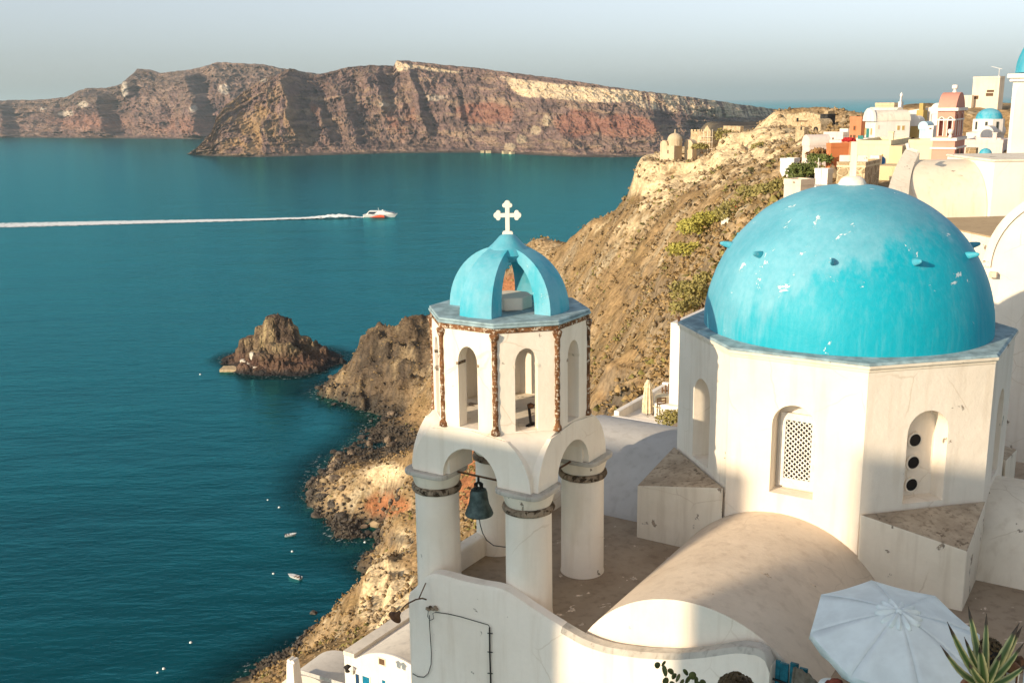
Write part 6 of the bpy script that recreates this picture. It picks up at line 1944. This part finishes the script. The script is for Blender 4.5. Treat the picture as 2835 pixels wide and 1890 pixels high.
# jacket slung over the gate
cl = empty('jacket', chl(-6.60, -1.36, .58), AZ, 'grey brown jacket slung over the blue gate', 'jacket')
v, f = [], []
NU, NV = 16, 14
for i in range(NU + 1):
    for j in range(NV + 1):
        s_, t_ = i / NU, j / NV
        y = .02 - .46 * s_ - .10 * t_ * (s_ - .3)
        fold = .035 * math.sin(s_ * 15 + 2 * t_) * (.3 + t_) + .02 * math.sin(s_ * 31)
        z = .02 - .75 * t_ - .18 * s_ ** 1.5 + .03 * math.sin(s_ * 5)
        x = -.06 - .05 * math.sin(t_ * 2) + fold
        v.append((x, y, z))
for i in range(NU):
    for j in range(NV): f.append((i * (NV + 1) + j, i * (NV + 1) + j + 1, (i + 1) * (NV + 1) + j + 1, (i + 1) * (NV + 1) + j))
M_jacket = simple('grey_brown_cloth', (0.17, 0.145, 0.11), .95, .3, 20)
o = MB().add(v, f).build('cloth', M_jacket, cl, smooth=80.0); so = o.modifiers.new('cloth', 'SOLIDIFY'); so.thickness = .008
# stand-ins for an unidentified white shape and a red-brown one under the parasol
p = at(1905, 1560, 11.0)
cu = empty('white_stand_in', p - Vector((0, 0, .12)), R(20), 'stand-in for an unidentified white shape under the parasol edge', 'white_stand_in')
MB().lathe([(0, -.1), (.12, -.09), (.17, 0), (.12, .09), (0, .11)], 20, Matrix.Scale(.8, 4, (0, 1, 0))).build('cover', M_canvas, cu, smooth=60.0)
p = at(1918, 1572, 10.9)
rc = empty('red_stand_in', p - Vector((0, 0, .1)), R(-20), 'stand-in for an unidentified red-brown shape below the parasol edge', 'cloth')
m = MB().lathe([(0, .0), (.10, .01), (.13, .06), (.09, .13), (.03, .17), (0, .175)], 18)
o = m.build('cloth', simple('rust_red_stand_in', (0.22, 0.05, 0.03), .9, .5, 14), rc, smooth=60.0)
for q in o.data.vertices: q.co *= 1 + .10 * math.sin(q.co.x * 60) * math.cos(q.co.y * 47)

# prickly pear in front of the wall
M_pad = leaf_mat('cactus_pads', (0.045, 0.055, 0.018), (0.10, 0.11, 0.035))
CB = at(1560, 1600, 10.6)
ca_ = empty('prickly_pear', CB, R(0), 'dark green prickly pear cactus at the bottom edge', 'cactus')
ppm = mpp(10.6)
pads = [(1510, 1527, 8), (1524, 1523, 7.5), (1527, 1540, 13), (1541, 1541, 8.5), (1548, 1552, 8), (1557, 1556, 10), (1575, 1543, 8.5), (1591, 1551, 10), (1580, 1560, 11), (1599, 1562, 9), (1615, 1566, 8), (1529, 1564, 10), (1565, 1568, 10), (1545, 1574, 11), (1606, 1574, 11), (1520, 1582, 12), (1560, 1590, 14), (1590, 1586, 13), (1625, 1585, 10)]
for k, (dx, dy, r_) in enumerate(pads):
    p = at(dx, dy, 10.6 + .12 * math.sin(k * 2.4)) - CB
    m = MB().lathe([(0, -1), (.55, -.8), (.95, -.2), (1.0, .25), (.8, .72), (.4, .95), (0, 1)], 14, Matrix.Translation(p) @ Matrix.Rotation(.5 * math.sin(k * 1.7), 4, 'Y') @ Matrix.Rotation(k * .9, 4, 'Z') @ Matrix.Diagonal((r_ * ppm * .95, r_ * ppm * .42, r_ * ppm * 1.12, 1)))
    m.build('pad', M_pad, ca_, smooth=60.0)
# dark rosette shrub
DB = at(1690, 1592, 10.2)
db = empty('dark_shrub', DB, 0, 'round dark brown rosette shrub at the bottom edge', 'shrub')
v, f = [], []
rs = np.random.RandomState(9)
m = MB()
for k in range(420):
    d = rs.normal(size=3); d /= np.linalg.norm(d); d[2] = abs(d[2])
    p = Vector(d) * .205 * (1 - .15 * rs.rand()); p.z *= 1.05
    q = Vector(d).to_track_quat('Z', 'Y').to_matrix().to_4x4()
    s_ = .016 + .008 * rs.rand()
    m.lathe([(0, -.01), (s_ * .6, 0), (s_, .012), (s_ * .9, .022), (0, .028)], 6, Matrix.Translation(p) @ q)
m.build('rosettes', L_dark, db, smooth=True)
MB().lathe([(0, 0), (.19, .02), (.19, .12), (.1, .19), (0, .2)], 12).build('core', L_dark, db, smooth=True)

# agave in a pot on the right
def agave_leaf_mat():
    t = NT('agave_leaf')
    c = t.attr('tint')
    n_ = t.noise(t.coord('World'), 7, 4, .6)
    c = t.mix(1.0, c, t.mix(t.ramp(n_, .3, .7), (.75, .75, .75), (1.2, 1.2, 1.1)), 'MULTIPLY')
    return t.done(c, .5, None, spec=.3)
M_agave = agave_leaf_mat()
AY = 7.6
AB = at(2262, 1580, AY)
ag = empty('agave', AB, 0, 'variegated green agave with cream edged spiky leaves', 'agave')
apx = mpp(AY)
def agave_leaf(tipdx, tipdy, w, dyd, curve=0.0, base=(2262, 1575)):
    """leaf from the heart to a tip; dyd = how far the tip leans towards (-) or away (+)"""
    b = at(base[0], base[1], AY) - AB
    t_ = at(tipdx, tipdy, AY + dyd) - AB
    ax = t_ - b
    ln = ax.length
    ax.normalize()
    view = Vector((AB.x, AB.y, AB.z - CAMZ)).normalized()
    sd = ax.cross(view).normalized()
    up = sd.cross(ax).normalized()
    N = 14
    co, fc, cl_ = [], [], []
    for i in range(N + 1):
        s_ = i / N
        wd_ = w * apx * (math.sin(min(1, s_ * 1.9 + .34) * math.pi / 2) if s_ < .4 else 1.0) * (1 - s_ ** 2.6) ** .9 + .0008
        ctr = b + ax * ln * s_ + Vector((0, 0, -1)) * curve * math.sin(math.pi * s_) * ln + up * .0
        for j, e in enumerate((-1, -.82, -.35, 0, .35, .82, 1)):
            jag = 1 + (.10 if (i % 2 == 0 and abs(e) == 1) else 0)
            p = ctr + sd * wd_ * e * jag - up * (wd_ * .38 * (1 - e * e))
            co.append(p)
            g = (.055, .10, .028) if abs(e) < .6 else (.42, .40, .20)
            if s_ > .82: g = (.05, .035, .025)
            cl_.append((*g, 1))
    for i in range(N):
        for j in range(6): fc.append((i * 7 + j, i * 7 + j + 1, (i + 1) * 7 + j + 1, (i + 1) * 7 + j))
    me = bpy.data.meshes.new('leaf'); me.from_pydata(co, [], fc)
    at_ = me.color_attributes.new('tint', 'FLOAT_COLOR', 'POINT'); at_.data.foreach_set('color', np.array(cl_, dtype=np.float32).ravel())
    me.polygons.foreach_set('use_smooth', [True] * len(me.polygons)); me.materials.append(M_agave)
    o = link('leaf', me, None, ag)
    so = o.modifiers.new('thick', 'SOLIDIFY'); so.thickness = .008; so.offset = 1
for a in ((2224, 1392, 10, .25, 0), (2266, 1408, 9, .2, 0), (2176, 1428, 10, .0, .06), (2161, 1482, 9, -.1, .10), (2215, 1462, 8, .1, .02), (2341, 1430, 12, .1, .04), (2348, 1437, 12, .15, .05), (2352, 1475, 9, -.1, .08),
          (2250, 1482, 12, -.18, 0), (2300, 1500, 10, -.1, .03), (2225, 1520, 10, -.2, .05), (2365, 1520, 9, -.15, .1)):
    agave_leaf(*a)
MB().lathe([(.10, -.42), (.17, -.05), (.185, -.03), (.185, .0), (.16, .0), (.15, -.03), (0, -.03)], 22).build('pot', simple('terracotta_pot', (.33, .15, .08), .85, .3), ag, smooth=30.0)
# dark shrub behind the agave
p = at(2272, 1510, 8.6)
ds = empty('dark_shrub', p, 0, 'nearly black rosette shrub behind the agave', 'shrub')
m = MB()
for k in range(260):
    d = rs.normal(size=3); d /= np.linalg.norm(d); d[2] = abs(d[2])
    q = Vector(d).to_track_quat('Z', 'Y').to_matrix().to_4x4()
    s_ = .012 + .006 * rs.rand()
    m.lathe([(0, -.01), (s_ * .6, 0), (s_, .01), (0, .024)], 5, Matrix.Translation(Vector((d[0] * .125, d[1] * .125, d[2] * .19 - .02))) @ q)
m.build('rosettes', L_dark, ds, smooth=True)
MB().lathe([(0, -.15), (.10, -.12), (.115, .0), (.06, .14), (0, .16)], 12).build('core', M_black, ds, smooth=True)
# white wall at the right edge with spotlight and lantern
p0 = at(2353, 1250, 8.6); p1 = at(2337, 1568, 8.3)
rwl = empty('white_wall', Vector((p1.x + .09, 8.3, 92)), R(-20), 'bluish white wall pier at the right edge', 'wall')
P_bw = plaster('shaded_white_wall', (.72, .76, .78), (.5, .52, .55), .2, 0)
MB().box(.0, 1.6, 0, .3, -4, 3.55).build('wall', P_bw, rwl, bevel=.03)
sp_ = empty('spotlight', at(2338, 1520, 7.9), R(0), 'rusty round spotlight fixed to the white pier', 'spotlight')
MB().tube([(-.09, 0, 0), (.0, 0, .005)], .012, 8).build('arm', M_rustiron, sp_)
MB().lathe([(0, -.005), (.05, 0), (.055, .03), (.03, .05), (0, .052)], 16, Matrix.Rotation(math.pi / 2, 4, 'Y')).build('lamp_head', M_rustiron, sp_, smooth=True)
ln2 = empty('garden_lantern', at(2322, 1560, 7.75), R(15), 'brown metal garden lantern beside the agave', 'lantern')
MB().lathe([(.07, .09), (.085, .10), (.05, .14), (.02, .16), (0, .165)], 12).build('lid', M_rustiron, ln2, smooth=30.0)
MB().lathe([(.055, -.06), (.06, .085), (0, .087)], 10).build('glass_body', simple('milky_glass', (.5, .5, .46), .3), ln2)
for k in range(4): MB().box(-.006, .006, .056, .066, -.06, .088, Matrix.Rotation(R(90 * k), 4, 'Z')).build('bar', M_rustiron, ln2)

# street lamp arm and cables on the wall
def onwall(dx, dy, off=.0):
    d = ray(dx, dy)
    base = chl(-6.72 - off, 0, 0) - Vector((0, 0, CAMZ))
    k = base.dot(U2) / d.dot(U2)
    q = d * k
    return Vector((q.x, q.y, q.z + CAMZ))
wlp = empty('wall_lamp', onwall(978, 1374), AZ, 'rusty shaded lamp on a bent arm beside the wall', 'lamp')
inv = Matrix.Translation(wlp.location) @ Matrix.Rotation(AZ, 4, 'Z'); inv = inv.inverted()
L_ = lambda dx, dy, off=0.0: inv @ onwall(dx, dy, off)
MB().tube([L_(979, 1376), L_(970, 1373, .1), L_(955, 1376, .2), L_(935, 1386, .3), L_(926, 1394, .34), L_(922, 1402, .36)], .012, 7).build('arm', M_rustiron, wlp)
MB().tube([L_(978, 1338), L_(962, 1374, .18)], .010, 6).build('brace', M_rustiron, wlp)
hd = L_(908, 1416, .40)
nk = L_(922, 1400, .36)
ax = (nk - hd).normalized()
mt = Matrix.Translation(hd) @ ax.to_track_quat('Z', 'Y').to_matrix().to_4x4()
MB().lathe([(.115, -.012), (.112, -.004), (.05, .055), (.035, .09), (.03, .115), (0, .118)], 20, mt).lathe([(.11, -.012), (.045, .05), (0, .05)], 20, mt).build('shade', M_rustiron, wlp, smooth=30.0)
MB().lathe([(0, -.05), (.03, -.035), (.032, 0), (.02, .04)], 12, mt).build('bulb', simple('dusty_bulb', (.35, .33, .28), .3), wlp, smooth=True)
cb = empty('wall_cables', onwall(992, 1405), AZ, 'dark cables and conduit running down the white wall', 'cable')
inv = (Matrix.Translation(cb.location) @ Matrix.Rotation(AZ, 4, 'Z')).inverted()
MB().tube([L_(1000, 1405), L_(1030, 1409), L_(1060, 1416), L_(1100, 1428), L_(1121, 1434), L_(1125, 1440), L_(1125, 1480)], .006, 6).build('cable', M_iron, cb)
MB().tube([L_(1124.5, 1440), L_(1125, 1500), L_(1128, 1600)], .012, 8).build('conduit', M_iron, cb)
for y in (1453, 1496, 1545): MB().tube([L_(1120, y), L_(1131, y + 1)], .008, 6).build('clip', M_iron, cb)
MB().tube([L_(986, 1412), L_(987, 1440), L_(989, 1470), L_(991, 1500), L_(990, 1525), L_(984, 1545), L_(974, 1554), L_(960, 1553), L_(948, 1546)], .007, 6).build('cable', M_iron, cb)
MB().tube([L_(984, 1402), L_(982, 1415), L_(988, 1424), L_(996, 1420), L_(994, 1408), L_(1001, 1404)], .005, 5).build('cable_loop', M_iron, cb)
jb = MB()
for k in range(7):
    p = L_(981 + k * 3.6, 1397 + 3 * math.sin(k * 2.2))
    jb.lathe([(0, -.025), (.03, -.01), (.025, .02), (0, .03)], 7, Matrix.Translation(p))
jb.build('mortar_patch', M_stain, cb, smooth=True)
